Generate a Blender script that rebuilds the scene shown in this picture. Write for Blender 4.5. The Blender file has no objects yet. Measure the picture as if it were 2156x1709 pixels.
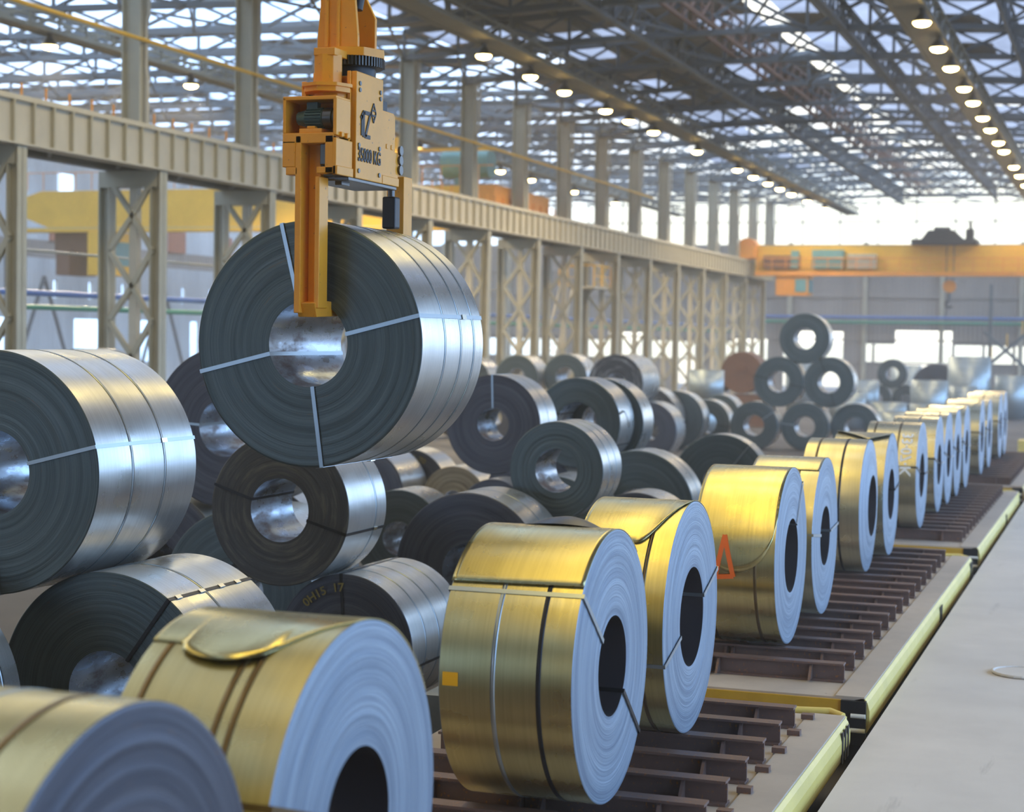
import bpy, math, random
from mathutils import Vector, Matrix, noise as mn
C = bpy.context.scene.collection
SC = bpy.context.scene
PI = math.pi
rnd = random.Random(7)

# ------------------------------------------------------------------ camera
cd = bpy.data.cameras.new('camera'); cam = bpy.data.objects.new('camera', cd); C.objects.link(cam)
cd.sensor_width = 36; cd.sensor_fit = 'HORIZONTAL'
cd.lens = 3712.36 / 2156 * 36
cd.clip_end = 2000; cd.clip_start = .1
yaw, pit, rol = .33513649, .03975345, .01571353
fw = Vector((-math.sin(yaw) * math.cos(pit), math.cos(yaw) * math.cos(pit), -math.sin(pit)))
rt = Vector((math.cos(yaw), math.sin(yaw), 0)); up = rt.cross(fw)
r2 = math.cos(rol) * rt + math.sin(rol) * up; u2 = -math.sin(rol) * rt + math.cos(rol) * up
m = Matrix((r2, u2, -fw)).transposed().to_4x4(); m.translation = (0, 0, 4.15)
cam.matrix_world = m
cd.dof.use_dof = True; cd.dof.focus_distance = 15.0; cd.dof.aperture_fstop = 1.5
SC.camera = cam

# ------------------------------------------------------------------ world, light, exposure
SKY_SIDE = (1.75, 2.8, 4.5); SKY_FAR = (2.1, 2.05, 1.8); SKY_TOP = (2.1, 2.3, 2.75)
w = bpy.data.worlds.new('sky'); SC.world = w; w.use_nodes = True
bg = w.node_tree.nodes['Background']
wt = w.node_tree
def wn(t, **k):
    x = wt.nodes.new(t)
    for a, b in k.items(): setattr(x, a, b)
    return x
_tc = wn('ShaderNodeTexCoord'); _sp = wn('ShaderNodeSeparateXYZ'); wt.links.new(_tc.outputs['Generated'], _sp.inputs[0])
def wramp(src, p0, c0, p1, c1):
    r = wn('ShaderNodeMapRange', data_type='FLOAT'); r.inputs[1].default_value = p0; r.inputs[2].default_value = p1
    wt.links.new(src, r.inputs[0]); x = wn('ShaderNodeMix', data_type='RGBA')
    for i, c in ((6, c0), (7, c1)):
        if isinstance(c, tuple): x.inputs[i].default_value = (*c, 1)
        else: wt.links.new(c, x.inputs[i])
    wt.links.new(r.outputs[0], x.inputs[0]); return x.outputs[2]
# clear blue sky to the side, bright hazy white sky beyond the far end, dull ground below the horizon
_sky = wramp(_sp.outputs[1], .90, SKY_SIDE, .96, SKY_FAR)
_sky = wramp(_sp.outputs[0], -.75, SKY_FAR, -.45, _sky)
_sky = wramp(_sp.outputs[2], .35, _sky, .9, SKY_TOP)
_sky = wramp(_sp.outputs[2], -.06, (.16, .15, .14), .0, _sky)
wt.links.new(_sky, bg.inputs[0]); bg.inputs[1].default_value = 1.0
SC.view_settings.view_transform = 'Standard'; SC.view_settings.look = 'None'
SC.view_settings.gamma = 1; SC.view_settings.exposure = 0.32
SC.cycles.use_adaptive_sampling = True; SC.cycles.adaptive_threshold = .02
SC.cycles.max_bounces = 6; SC.cycles.diffuse_bounces = 3; SC.cycles.glossy_bounces = 4
SC.cycles.transmission_bounces = 4; SC.cycles.volume_bounces = 0; SC.cycles.transparent_max_bounces = 8
SC.cycles.sample_clamp_indirect = 3; SC.cycles.caustics_reflective = False; SC.cycles.caustics_refractive = False
try:
    SC.cycles.use_denoising = True; SC.cycles.denoiser = 'OPENIMAGEDENOISE'
except Exception: pass

def area(name, loc, sx, sy, power, col, rot=(0, 0, 0)):
    l = bpy.data.lights.new(name, 'AREA'); l.shape = 'RECTANGLE'; l.size = sx; l.size_y = sy
    l.energy = power; l.color = col
    o = bpy.data.objects.new(name, l); o.location = loc; o.rotation_euler = rot; C.objects.link(o)
    return o
# the hall's lamp rows (warm), seen in the picture from Y = 54 on, run on over and behind the camera
area('lamp_row_right', (-6.1, 13, 13.5), 1.4, 44, 1000, (1, .75, .2))
area('lamp_row_left', (-21.1, 20, 13.5), 1.4, 58, 1700, (1, .78, .32))
# low sun from the open right-hand side is soft daylight: the world through the open side

# ------------------------------------------------------------------ node helpers
class N:
    def __init__(s, name):
        s.m = bpy.data.materials.new(name); s.m.use_nodes = True
        s.t = s.m.node_tree; s.b = s.t.nodes['Principled BSDF']; s.o = s.t.nodes['Material Output']
    def n(s, typ, **kw):
        x = s.t.nodes.new(typ)
        for k, v in kw.items(): setattr(x, k, v)
        return x
    def l(s, a, b): s.t.links.new(a, b)
    def obj(s): return s.n('ShaderNodeTexCoord').outputs['Object']
    def math(s, op, a, b=None, c=None):
        x = s.n('ShaderNodeMath', operation=op)
        for i, v in enumerate((a, b, c)):
            if v is None: continue
            if isinstance(v, (int, float)): x.inputs[i].default_value = v
            else: s.l(v, x.inputs[i])
        return x.outputs[0]
    def scale(s, vec, sc):
        x = s.n('ShaderNodeMapping'); x.inputs['Scale'].default_value = sc; s.l(vec, x.inputs['Vector']); return x.outputs[0]
    def noise(s, vec, sc, det=4, rough=.6):
        x = s.n('ShaderNodeTexNoise'); x.inputs['Scale'].default_value = sc; x.inputs['Detail'].default_value = det
        x.inputs['Roughness'].default_value = rough
        if vec is not None: s.l(vec, x.inputs['Vector'])
        return x.outputs['Fac']
    def ramp(s, fac, stops):
        x = s.n('ShaderNodeValToRGB'); cr = x.color_ramp
        while len(cr.elements) < len(stops): cr.elements.new(.5)
        for e, (p, c) in zip(cr.elements, stops):
            e.position = p; e.color = (c, c, c, 1) if isinstance(c, (int, float)) else (*c, 1)
        s.l(fac, x.inputs[0]); return x.outputs[0]
    def mix(s, fac, a, b, typ='MIX'):
        x = s.n('ShaderNodeMix', data_type='RGBA', blend_type=typ)
        for i, v in ((0, fac), (6, a), (7, b)):
            if isinstance(v, (int, float)): x.inputs[i].default_value = v
            elif isinstance(v, tuple): x.inputs[i].default_value = (*v, 1)
            else: s.l(v, x.inputs[i])
        return x.outputs[2]
    def bump(s, h, strength=.3, dist=.01):
        x = s.n('ShaderNodeBump'); x.inputs['Strength'].default_value = strength; x.inputs['Distance'].default_value = dist
        s.l(h, x.inputs['Height']); s.l(x.outputs[0], s.b.inputs['Normal'])
    def set(s, **kw):
        for k, v in kw.items():
            i = s.b.inputs[k.replace('_', ' ')]
            if isinstance(v, tuple): i.default_value = (*v, 1)
            elif isinstance(v, (int, float)): i.default_value = v
            else: s.l(v, i)
        return s.m

def paint(name, col, rough=.5, worn=(.12, .08, .05), wear=.62, metal=0, sc=3, var=.82):
    s = N(name); v = s.obj()
    n1 = s.noise(v, sc, 5, .65); n2 = s.noise(v, sc * 7, 4, .7)
    c = s.mix(s.ramp(n1, ((.3, 0), (.7, 1))), tuple(x * var for x in col), col)
    if wear < 1:
        c = s.mix(s.ramp(n2, ((wear, 0), (wear + .06, 1))), c, worn)
    s.bump(n2, .12, .004)
    return s.set(Base_Color=c, Roughness=rough, Metallic=metal)

def coil_coords(s):
    v = s.obj(); x = s.n('ShaderNodeSeparateXYZ'); s.l(v, x.inputs[0])
    r = s.math('SQRT', s.math('ADD', s.math('MULTIPLY', x.outputs[0], x.outputs[0]), s.math('MULTIPLY', x.outputs[2], x.outputs[2])))
    return v, x.outputs[0], x.outputs[1], x.outputs[2], r
def objrand(s): return s.n('ShaderNodeObjectInfo').outputs['Random']
def comb(s, a, b, c):
    x = s.n('ShaderNodeCombineXYZ')
    for i, v in enumerate((a, b, c)):
        if isinstance(v, (int, float)): x.inputs[i].default_value = v
        else: s.l(v, x.inputs[i])
    return x.outputs[0]

def m_wall(name, tint=(.70, .695, .665), rough=.28, met=.86):
    s = N(name); v, X, Y, Z, r = coil_coords(s); rn = s.math('MULTIPLY', objrand(s), 37)
    st = s.noise(comb(s, s.math('ADD', s.math('MULTIPLY', Y, 42), rn), s.math('MULTIPLY', X, .9), s.math('MULTIPLY', Z, .9)), 1, 4, .7)
    big = s.noise(comb(s, s.math('ADD', s.math('MULTIPLY', Y, 2.2), rn), s.math('MULTIPLY', X, 1.1), s.math('MULTIPLY', Z, 1.1)), 1, 4, .6)
    axl = s.noise(comb(s, s.math('ADD', s.math('MULTIPLY', Y, .7), rn), s.math('MULTIPLY', X, 4), s.math('MULTIPLY', Z, 4)), 1, 1, .5)
    c = s.mix(s.ramp(st, ((.3, 0), (.75, 1))), tuple(x * .8 for x in tint), tint)
    c = s.mix(s.ramp(big, ((.35, .0), (.75, .35))), c, tuple(x * .55 for x in tint))
    ro = s.ramp(s.math('ADD', s.math('MULTIPLY', big, .6), s.math('MULTIPLY', axl, .4)), ((.3, rough * .75), (.7, rough * 1.45)))
    s.bump(st, .05, .004)
    return s.set(Base_Color=c, Roughness=ro, Metallic=met)
def m_face(name, dark=(.065, .092, .10), light=(.145, .18, .19), metal=.75, rough=.42, rust=.5, patch=None, dens=130, bmp=.28):
    s = N(name); v, X, Y, Z, r = coil_coords(s); rn = s.math('MULTIPLY', objrand(s), 53)
    rr = s.math('ADD', s.math('MULTIPLY', r, dens), rn)
    fine = s.noise(comb(s, rr, s.math('MULTIPLY', X, .7), s.math('MULTIPLY', Z, .7)), 1, 3, .75)
    med = s.noise(comb(s, s.math('MULTIPLY', rr, .13), s.math('MULTIPLY', X, .6), s.math('MULTIPLY', Z, .6)), 1, 3, .6)
    stq = s.noise(comb(s, s.math('MULTIPLY', rr, .35), s.math('MULTIPLY', X, 4), s.math('MULTIPLY', Z, 4)), 1, 4, .65)
    c = s.mix(s.ramp(s.math('ADD', s.math('MULTIPLY', fine, .6), s.math('MULTIPLY', med, .4)), ((.36, 0), (.66, 1))), dark, light)
    c = s.mix(s.ramp(stq, ((.64, 0), (.74, rust))), c, (.23, .13, .075))
    if patch:
        pn = s.noise(comb(s, s.math('ADD', s.math('MULTIPLY', r, 16), rn), s.math('MULTIPLY', X, 1.8), s.math('MULTIPLY', Z, 1.8)), 1, 6, .7)
        c = s.mix(s.ramp(pn, ((.50, 0), (.66, .8))), c, patch)
    s.bump(s.math('ADD', fine, s.math('MULTIPLY', med, .3)), bmp, .004)
    return s.set(Base_Color=c, Roughness=rough, Metallic=metal)
def m_bore(name):
    s = N(name); v, X, Y, Z, r = coil_coords(s); rn = s.math('MULTIPLY', objrand(s), 11)
    n1 = s.noise(s.scale(v, (3, 1.2, 3)), 1.3, 5, .65); n2 = s.noise(v, 9, 4, .7)
    c = s.mix(s.ramp(n1, ((.52, 0), (.66, .8))), (.38, .42, .47), (.20, .13, .10))
    ro = s.ramp(n1, ((.42, .22), (.6, .5)))
    s.bump(n2, .05, .004)
    return s.set(Base_Color=c, Roughness=ro, Metallic=.9)
def simple(name, col, rough, metal=0.0):
    s = N(name); return s.set(Base_Color=col, Roughness=rough, Metallic=metal)
M = {}
M['wall'] = m_wall('rolled_steel_wrap')
M['wall_pale_lamp_tint'] = m_wall('rolled_steel_wrap_pale_lamp_tint', (.63, .59, .42), .27)  # weaker gold of the lamp reflections mixed into the steel tint
M['wall_car'] = m_wall('rolled_steel_wrap_lamp_tint', (.64, .57, .29), .26, .97)  # warm lamp reflections put into the steel's base colour as gold
M['face'] = m_face('coil_edge_laminations')
M['face_car'] = m_face('coil_edge_laminations_clean', dark=(.12, .16, .22), light=(.34, .40, .47), metal=.5, rough=.48, rust=.1, dens=100, bmp=.7)
M['face_oily'] = m_face('coil_edge_oily', dark=(.04, .042, .048), light=(.10, .10, .10), patch=(.17, .16, .13), rough=.5, metal=.4, rust=.2)
M['face_mottled'] = m_face('coil_edge_mottled', dark=(.03, .03, .035), light=(.07, .07, .07), patch=(.42, .41, .38), rough=.6, metal=.1, rust=.1)
M['face_pale'] = m_face('coil_edge_beige', dark=(.12, .10, .07), light=(.42, .36, .25), rough=.55, metal=.2, rust=.3, dens=45)
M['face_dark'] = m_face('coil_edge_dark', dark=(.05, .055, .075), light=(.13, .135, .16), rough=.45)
M['bore'] = m_bore('coil_bore_steel')
M['bore_dark'] = simple('coil_bore_shaded_steel', (.10, .09, .10), .45, .7)  # darker copy of the bore steel, bore shade put into its colour
M['band'] = simple('strap_steel', (.40, .45, .48), .3, .85)
M['band_dark'] = simple('strap_blued_steel', (.03, .03, .035), .35, .6)
M['band_brown'] = simple('strap_brown_steel', (.17, .12, .06), .32, .9)
M['seal'] = simple('strap_seal', (.75, .72, .6), .2, 1.0)
M['yellow'] = paint('crane_yellow', (.88, .37, .02), .42, wear=.66, var=.86)
M['yellow_far'] = paint('bridge_yellow', (.98, .55, .04), .5, wear=.7, sc=.6)
M['orange_far'] = paint('bridge_orange', (.95, .36, .04), .5, wear=.66, sc=.8)
M['green_dark'] = paint('motor_green', (.05, .10, .10), .4, wear=.9)
M['black'] = simple('black_grease', (.012, .012, .016), .45, .2)
M['gunmetal'] = simple('gear_steel', (.12, .115, .11), .35, .9)
M['steelpaint'] = paint('structure_olive_grey', (.46, .42, .30), .55, worn=(.25, .17, .1), wear=.68, sc=1.2)
M['girder'] = paint('girder_grey_beige', (.56, .50, .37), .5, worn=(.30, .2, .12), wear=.72, sc=.8)
M['roofsteel'] = paint('roof_steel_grey', (.15, .165, .17), .6, wear=.8, sc=.8)
M['roofsteel2'] = paint('roof_steel_olive', (.22, .20, .14), .6, wear=.8, sc=.8)
M['rail'] = paint('rusty_rail', (.19, .12, .10), .55, worn=(.35, .15, .05), wear=.6, metal=.35, sc=4)
M['rail_top'] = simple('worn_rail_top', (.30, .24, .22), .35, .8)
M['deck'] = paint('dusty_deck_plate', (.52, .44, .365), .8, worn=(.25, .16, .12), wear=.68, sc=1.5)
M['cream'] = paint('cream_yellow_fascia', (.80, .62, .17), .45, worn=(.35, .22, .08), wear=.72, sc=2)
M['car_yellow'] = paint('car_end_yellow', (.72, .42, .03), .5, worn=(.15, .08, .02), wear=.74, sc=4)
M['whitepaint'] = simple('white_mark_paint', (.75, .75, .7), .6)
M['orange_paint'] = simple('orange_marking', (.95, .16, .01), .6)
M['label'] = simple('yellow_label', (.98, .50, .0), .6)
M['blue_pipe'] = paint('blue_pipe', (.12, .22, .50), .4, wear=.9)
M['green_pipe'] = paint('green_pipe', (.08, .34, .22), .4, wear=.9)
M['teal'] = paint('cabinet_teal', (.15, .36, .36), .5, wear=.9)
M['cabinet'] = paint('cabinet_grey', (.50, .50, .38), .5, wear=.9)
M['brick'] = paint('salmon_panel', (.55, .22, .13), .7, wear=.9)
M['chalk'] = simple('chalk', (.88, .88, .85), .9)
M['chalk_y'] = simple('yellow_chalk', (.24, .19, .06), .9)
M['dark_brown'] = simple('dark_brown_iron', (.035, .025, .02), .7)
M['rust_heap'] = paint('rust_brown', (.20, .10, .06), .7, wear=.6)
def emit(name, col, st):
    s = N(name); s.b.inputs['Emission Color'].default_value = (*col, 1); s.b.inputs['Emission Strength'].default_value = st
    return s.set(Base_Color=(.8, .8, .8))
M['bulb'] = emit('lamp_glow', (1, .66, .20), 45)
# concrete
def concrete(name, a, b, sc=.7):
    s = N(name); v = s.obj(); n1 = s.noise(v, sc, 6, .6); n2 = s.noise(v, sc * 40, 3, .6)
    n3 = s.noise(s.scale(v, (3, .35, 3)), 1.1, 5, .7)
    c = s.mix(s.ramp(n1, ((.35, 0), (.68, 1))), a, b)
    c = s.mix(s.ramp(n3, ((.60, 0), (.72, .45))), c, tuple(x * .6 for x in a))
    s.bump(n2, .2, .004)
    return s.set(Base_Color=c, Roughness=.75)
M['pave'] = concrete('walkway_concrete', (.60, .545, .49), (.70, .64, .575))
M['floor'] = concrete('hall_floor', (.065, .06, .06), (.12, .11, .105), .3)
M['kerb'] = concrete('kerb_plate', (.22, .24, .24), (.34, .33, .29), 2)
def cladding(name, a, pitch, rough=.6):
    s = N(name); v = s.obj(); x = s.n('ShaderNodeSeparateXYZ'); s.l(v, x.inputs[0])
    h = s.math('ADD', x.outputs[0], x.outputs[1])
    wv = s.math('SINE', s.math('MULTIPLY', h, 2 * PI / pitch))
    n1 = s.noise(s.scale(v, (1, 1, .2)), .5, 5, .6)
    c = s.mix(s.ramp(n1, ((.3, 0), (.7, 1))), tuple(q * .7 for q in a), a)
    s.bump(wv, .4, .04)
    return s.set(Base_Color=c, Roughness=rough)
M['clad'] = cladding('corrugated_grey_cladding', (.43, .375, .32), .35)
M['clad_pale'] = cladding('corrugated_pale_cladding', (.80, .82, .80), .5)
M['roof_dark'] = cladding('roof_sheet_brown', (.30, .27, .23), .3)
M['clad_dark'] = cladding('corrugated_dark_cladding', (.07, .065, .06), .4)
def trans(name, col, tr=.85):
    s = N(name); v = s.obj()
    n1 = s.noise(s.scale(v, (.5, .3, 1)), 1.0, 4, .6)
    t = s.n('ShaderNodeBsdfTranslucent'); d = s.n('ShaderNodeBsdfTransparent'); mx = s.n('ShaderNodeMixShader')
    c = s.mix(s.ramp(n1, ((.3, 0), (.7, 1))), tuple(q * .55 for q in col), col)
    s.l(c, t.inputs[0]); d.inputs[0].default_value = (*[q * .9 for q in col], 1)
    mx.inputs[0].default_value = 1 - tr
    s.l(t.outputs[0], mx.inputs[1]); s.l(d.outputs[0], mx.inputs[2]); s.l(mx.outputs[0], s.o.inputs['Surface'])
    return s.m
M['skylight'] = trans('translucent_roof_sheet', (.29, .30, .34), .96)
M['skylight_clear'] = trans('clear_roof_sheet', (.95, .97, 1.0), .15)
def pane():
    s = N('window_glass'); g = s.n('ShaderNodeBsdfGlossy'); t = s.n('ShaderNodeBsdfTransparent'); mx = s.n('ShaderNodeMixShader')
    g.inputs['Roughness'].default_value = .1; mx.inputs[0].default_value = .08
    t.inputs[0].default_value = (.93, .95, .95, 1)
    s.l(t.outputs[0], mx.inputs[1]); s.l(g.outputs[0], mx.inputs[2]); s.l(mx.outputs[0], s.o.inputs['Surface']); return s.m
M['glass'] = pane()

# ------------------------------------------------------------------ mesh helpers
class MB:
    def __init__(s): s.v = []; s.f = []; s.mi = []; s.sm = []
    def add(s, vs, fs, mi=0, sm=False):
        o = len(s.v); s.v += [tuple(p) for p in vs]
        for f in fs: s.f.append([o + i for i in f]); s.mi.append(mi); s.sm.append(sm)
        return s
    def box(s, x0, x1, y0, y1, z0, z1, mi=0):
        v = [(x, y, z) for z in (z0, z1) for y in (y0, y1) for x in (x0, x1)]
        return s.add(v, [(0, 2, 3, 1), (4, 5, 7, 6), (0, 1, 5, 4), (2, 6, 7, 3), (0, 4, 6, 2), (1, 3, 7, 5)], mi)
    def bar(s, a, b, w, h=None, mi=0, n=4, up=(0, 0, 1)):
        a = Vector(a); b = Vector(b); h = h or w; d = (b - a).normalized(); u = Vector(up)
        if abs(d.dot(u)) > .97: u = Vector((0, 1, 0))
        sx = d.cross(u).normalized(); sz = sx.cross(d)
        vs = []
        for p in (a, b):
            for i, j in ((-1, -1), (1, -1), (1, 1), (-1, 1)): vs.append(p + sx * (i * w / 2) + sz * (j * h / 2))
        return s.add(vs, [(0, 1, 2, 3), (7, 6, 5, 4), (0, 4, 5, 1), (1, 5, 6, 2), (2, 6, 7, 3), (3, 7, 4, 0)], mi)
    def tube(s, a, b, r, n=12, mi=0, r2=None, caps=True, sm=True):
        a = Vector(a); b = Vector(b); r2 = r if r2 is None else r2; d = (b - a).normalized()
        u = Vector((0, 0, 1)) if abs(d.z) < .9 else Vector((1, 0, 0)); sx = d.cross(u).normalized(); sz = sx.cross(d)
        vs = []
        for p, q in ((a, r), (b, r2)):
            for i in range(n): t = 2 * PI * i / n; vs.append(p + (sx * math.cos(t) + sz * math.sin(t)) * q)
        s.add(vs, [(i, (i + 1) % n, n + (i + 1) % n, n + i) for i in range(n)], mi, sm)
        if caps:
            s.add(vs[:n], [tuple(range(n))[::-1]], mi); s.add(vs[n:], [tuple(range(n))], mi)
        return s
    def path(s, pts, r, n=8, mi=0):
        for a, b in zip(pts, pts[1:]): s.tube(a, b, r, n, mi)
        return s
    def prism(s, poly, axis, lo, hi, mi=0):
        n = len(poly)
        def P(p, h):
            return (h, p[0], p[1]) if axis == 'x' else ((p[0], h, p[1]) if axis == 'y' else (p[0], p[1], h))
        vs = [P(p, lo) for p in poly] + [P(p, hi) for p in poly]
        fs = [tuple(range(n)), tuple(range(n, 2 * n))[::-1]] + [(i, n + i, n + (i + 1) % n, (i + 1) % n) for i in range(n)]
        return s.add(vs, fs, mi)
    def lathe(s, prof, n, mis, axis='y', sm=True):
        """prof: (r, h) closed loop; mis: material for each segment"""
        k = len(prof); vs = []
        for i in range(n):
            t = 2 * PI * i / n; c, q = math.sin(t), math.cos(t)
            for r, h in prof: vs.append((r * c, h, r * q) if axis == 'y' else (r * c, r * q, h))
        o = len(s.v); s.v += vs
        for i in range(n):
            j = (i + 1) % n
            for a in range(k):
                b = (a + 1) % k
                s.f.append([o + i * k + a, o + i * k + b, o + j * k + b, o + j * k + a]); s.mi.append(mis[a]); s.sm.append(sm)
        return s
    def obj(s, name, mats, parent=None, bevel=0):
        me = bpy.data.meshes.new(name); me.from_pydata(s.v, [], s.f)
        for q in (mats if isinstance(mats, (list, tuple)) else [mats]): me.materials.append(M[q] if isinstance(q, str) else q)
        for p, mi, sm in zip(me.polygons, s.mi, s.sm): p.material_index = mi; p.use_smooth = sm
        import bmesh
        bm = bmesh.new(); bm.from_mesh(me); bmesh.ops.recalc_face_normals(bm, faces=bm.faces); bm.to_mesh(me); bm.free()
        me.update()
        o = bpy.data.objects.new(name, me); C.objects.link(o)
        if parent: o.parent = parent
        if bevel:
            b = o.modifiers.new('bevel', 'BEVEL'); b.width = bevel; b.segments = 2; b.limit_method = 'ANGLE'
        return o
def tag(o, label=None, cat=None, group=None, kind=None):
    if label: o['label'] = label
    if cat: o['category'] = cat
    if group: o['group'] = group
    if kind: o['kind'] = kind
    return o
def empty(name, loc, rz=0):
    o = bpy.data.objects.new(name, None); C.objects.link(o); o.location = loc; o.rotation_euler = (0, 0, rz); o.empty_display_size = .1
    return o
def copy_tree(o, parent=None):
    c = o.copy(); C.objects.link(c); c.parent = parent
    for ch in [x for x in KIDS.get(o.name, [])]: 
        d = copy_tree(ch, c); KIDS.setdefault(c.name, []).append(d)
    return c
KIDS = {}
def kid(o, p): KIDS.setdefault(p.name, []).append(o); return o
def struct(o, lab=None): o['kind'] = 'structure'; return o
def text_mesh(txt, size, ext=0.0, bold=0.0):
    cu = bpy.data.curves.new('t', 'FONT'); cu.body = txt; cu.size = size; cu.extrude = ext; cu.offset = bold; cu.align_x = 'LEFT'
    cu.resolution_u = 3
    o = bpy.data.objects.new('t', cu); C.objects.link(o)
    dg = bpy.context.evaluated_depsgraph_get(); me = bpy.data.meshes.new_from_object(o.evaluated_get(dg))
    bpy.data.objects.remove(o); bpy.data.curves.remove(cu)
    return me

YB_ = 142
# ================================================================== large structure
# floor of the coil bay, a recessed track bed under the cars, and the raised walkway
struct(MB().box(-70, -2.19, -32, 160, -.3, 0).obj('floor', 'floor'))
struct(MB().box(-2.14, 14, -32, 100, -.3, .55).obj('walkway_slab', 'pave'))
q = MB().box(13.8, 14, -32, -1, .9, 14.5).box(13.8, 14, -32, YB_, 0, .9).box(13.8, 14, -32, YB_, 14.5, 17)  # unseen wall, added to limit side daylight; its closed part darkens the rear
for y in range(-32, int(YB_), 6): q.box(13.8, 14, y, y + .4, .9, 14.5)
struct(q.obj('wall_right', 'roof_dark'))

YB = 142.0
def back_wall():
    m_ = MB()   # dark cladding with a doorway and glazed strips, up to the clerestory
    doors = [(-64, -63.9, 0), (-41, -37.5, 4.6), (-35.5, -33.6, 3.9), (-30.5, -27.6, 4.2), (-26.3, -21.5, 4.9), (-17.4, -13.0, 5.05)]
    for (a0, a1, _), (b0, b1, h) in zip(doors, doors[1:] + [(6, 6, 0)]):
        m_.box(a1, b0, YB, YB + .2, 0, 2.45); m_.box(a1, b0, YB, YB + .2, 3.95, 5.05)
        if h: m_.box(b0, b1, YB, YB + .2, h, 5.06)
        x = a1
        while x < b0:
            m_.box(x, min(b0, x + (1.5 if int(x) % 3 == 0 else .2)), YB, YB + .2, 2.45, 3.95); x += 2.3
    m_.box(-64, 6, YB, YB + .2, 5.05, 11.85)
    pm_ = MB()
    for x in range(-62, 6, 6): pm_.box(x, x + .35, YB - .3, YB, 0, 12)
    struct(pm_.obj('trim_2', 'girder'))
    for z in (2.4, 4.2, 7.6, 9.6): m_.box(-64, 6, YB - .12, YB, z, z + .14)
    struct(m_.obj('wall_back', 'clad'))
    g = MB(); g.box(-64, 6, YB + .05, YB + .08, 11.85, 17.5); g.box(-64, 6, YB + .05, YB + .08, 2.45, 3.95)
    struct(g.obj('window_1', 'glass'))
    f = MB()
    for x in range(-64, 6, 3): f.box(x, x + .09, YB, YB + .1, 11.85, 17.0 if False else 15.6)
    for z in (13.6, 15.1, 15.55): f.box(-64, 6, YB - .05, YB + .1, z, z + .09)
    struct(f.obj('window_2', 'roofsteel'))
back_wall()
# far wall of the neighbouring bay
XF = -64.0
m_ = MB()
ys = 20
m_.box(XF - .2, XF, -32, 20, 0, 16.4); m_.box(XF - .2, XF, 20, YB, 4.8, 6.1); m_.box(XF - .2, XF, 20, YB, 7.2, 12.2); m_.box(XF - .2, XF, 20, YB, 14, 15.2);
y = 20.0
while y < YB:
    m_.box(XF - .2, XF, y, y + 3.2, 12.2, 14); y += 5.2
m_.box(XF - .2, XF, 20, YB, 0, 2.0)
y = 20.0
while y < YB:       # narrow upright slits and larger lit openings
    m_.box(XF - .2, XF, y, y + 3.55, 6.1, 7.2); y += 4.0
y = 20.0; wid = ((3.3, 3.0), (4.6, 1.2), (2.6, 3.4), (5.2, 4.0)); k = 0
while y < YB:
    m_.box(XF - .2, XF, y, y + wid[k % 4][0], 2.0, 4.8); y += sum(wid[k % 4]); k += 1
struct(m_.obj('wall_left', 'clad_pale'))
m_ = MB(); m_.box(XF - .2, XF - .1, 20, YB, 12.2, 14); m_.box(XF - .2, XF - .1, 20, YB, 15.2, 16.3); m_.box(XF - .15, XF - .1, 20, YB, 6.1, 7.2); m_.box(XF - .15, XF - .1, 20, YB, 2.0, 4.8)
struct(m_.obj('window_3', 'glass'))
m_ = MB().box(-64, 14, -32.2, -32, 0, 3).box(-64, 14, -32.2, -32, 10, 17)  # unseen rear wall, added to block sky light; gaps let in some fill
for x in range(-64, 14, 6): m_.box(x, x + (1.2 if x < -24 else 6), -32.2, -32, 3, 10)
struct(m_.obj('wall_front', 'clad_dark'))

# roof: two gabled bays
ZE, ZR, XL, XC, XR = 16.2, 16.95, -27.0, -13.6, 0.0
def zroof(x): return ZR - (ZR - ZE) * abs(x - XC) / (XC - XL)
def roof_main():
    op = MB(); tr = MB(); cl = MB()
    y = -32.0; i = 0
    while y < YB:
        y1 = y + 3.36
        cols = [(-27, -24), (-24, -21.5), (-21.5, -19), (-19, -16.5), (-16.5, -14.1), (-13.1, -10.8), (-10.8, -8.2), (-8.2, -5.6), (-5.6, -3), (-3, 0)]
        for j, (a, b) in enumerate(cols):
            right = a > -14
            f = rnd.random()
            if y < 25: tgt = op if not (right and f < .10) else tr
            elif right: tgt = tr if f < .93 else op
            else: tgt = op if f < .62 else (tr if f < .95 else cl)
            if y > 90: tgt = cl if f < min(.7, (y - 85) / 50) else tr
            q = [(a, y, zroof(a)), (b, y, zroof(b)), (b, y1, zroof(b)), (a, y1, zroof(a))]
            tgt.add(q, [(0, 1, 2, 3)])
        if True: cl.add([(-14.1, y, zroof(-14.1) + .3), (-13.1, y, zroof(-13.1) + .3), (-13.1, y1 - .25, zroof(-13.1) + .3), (-14.1, y1 - .25, zroof(-14.1) + .3)], [(0, 1, 2, 3)])
        y = y1; i += 1
    struct(op.obj('ceiling', 'roof_dark')); struct(tr.obj('ceiling_translucent', 'skylight')); struct(cl.obj('ceiling_clear', 'skylight_clear'))
roof_main()
struct(MB().box(.0, 14, -32, YB, 16.3, 16.35).obj('ceiling_right_bay', 'roof_dark'))
def roof_left():
    op = MB(); tr = MB()
    op.box(-64, -27, -32, 10, 16.4, 16.45); y = 10.0; i = 0
    while y < YB:
        for a, b in ((-64, -55), (-55, -45.5), (-45.5, -36), (-36, -27)):
            za = 15.4 + (1.4 if -50 < a < -40 else 0); f = rnd.random()
            if f < .45: op.box(a, b, y, y + 1.9, 16.4, 16.45)
            tr.box(a, b, y + (1.9 if f < .45 else 0), y + 3.36, 16.4, 16.43)
        y += 3.36; i += 1
    struct(op.obj('ceiling_left_bay', 'roof_dark')); struct(tr.obj('ceiling_left_bay_clear', 'skylight_clear'))
roof_left()

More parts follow.
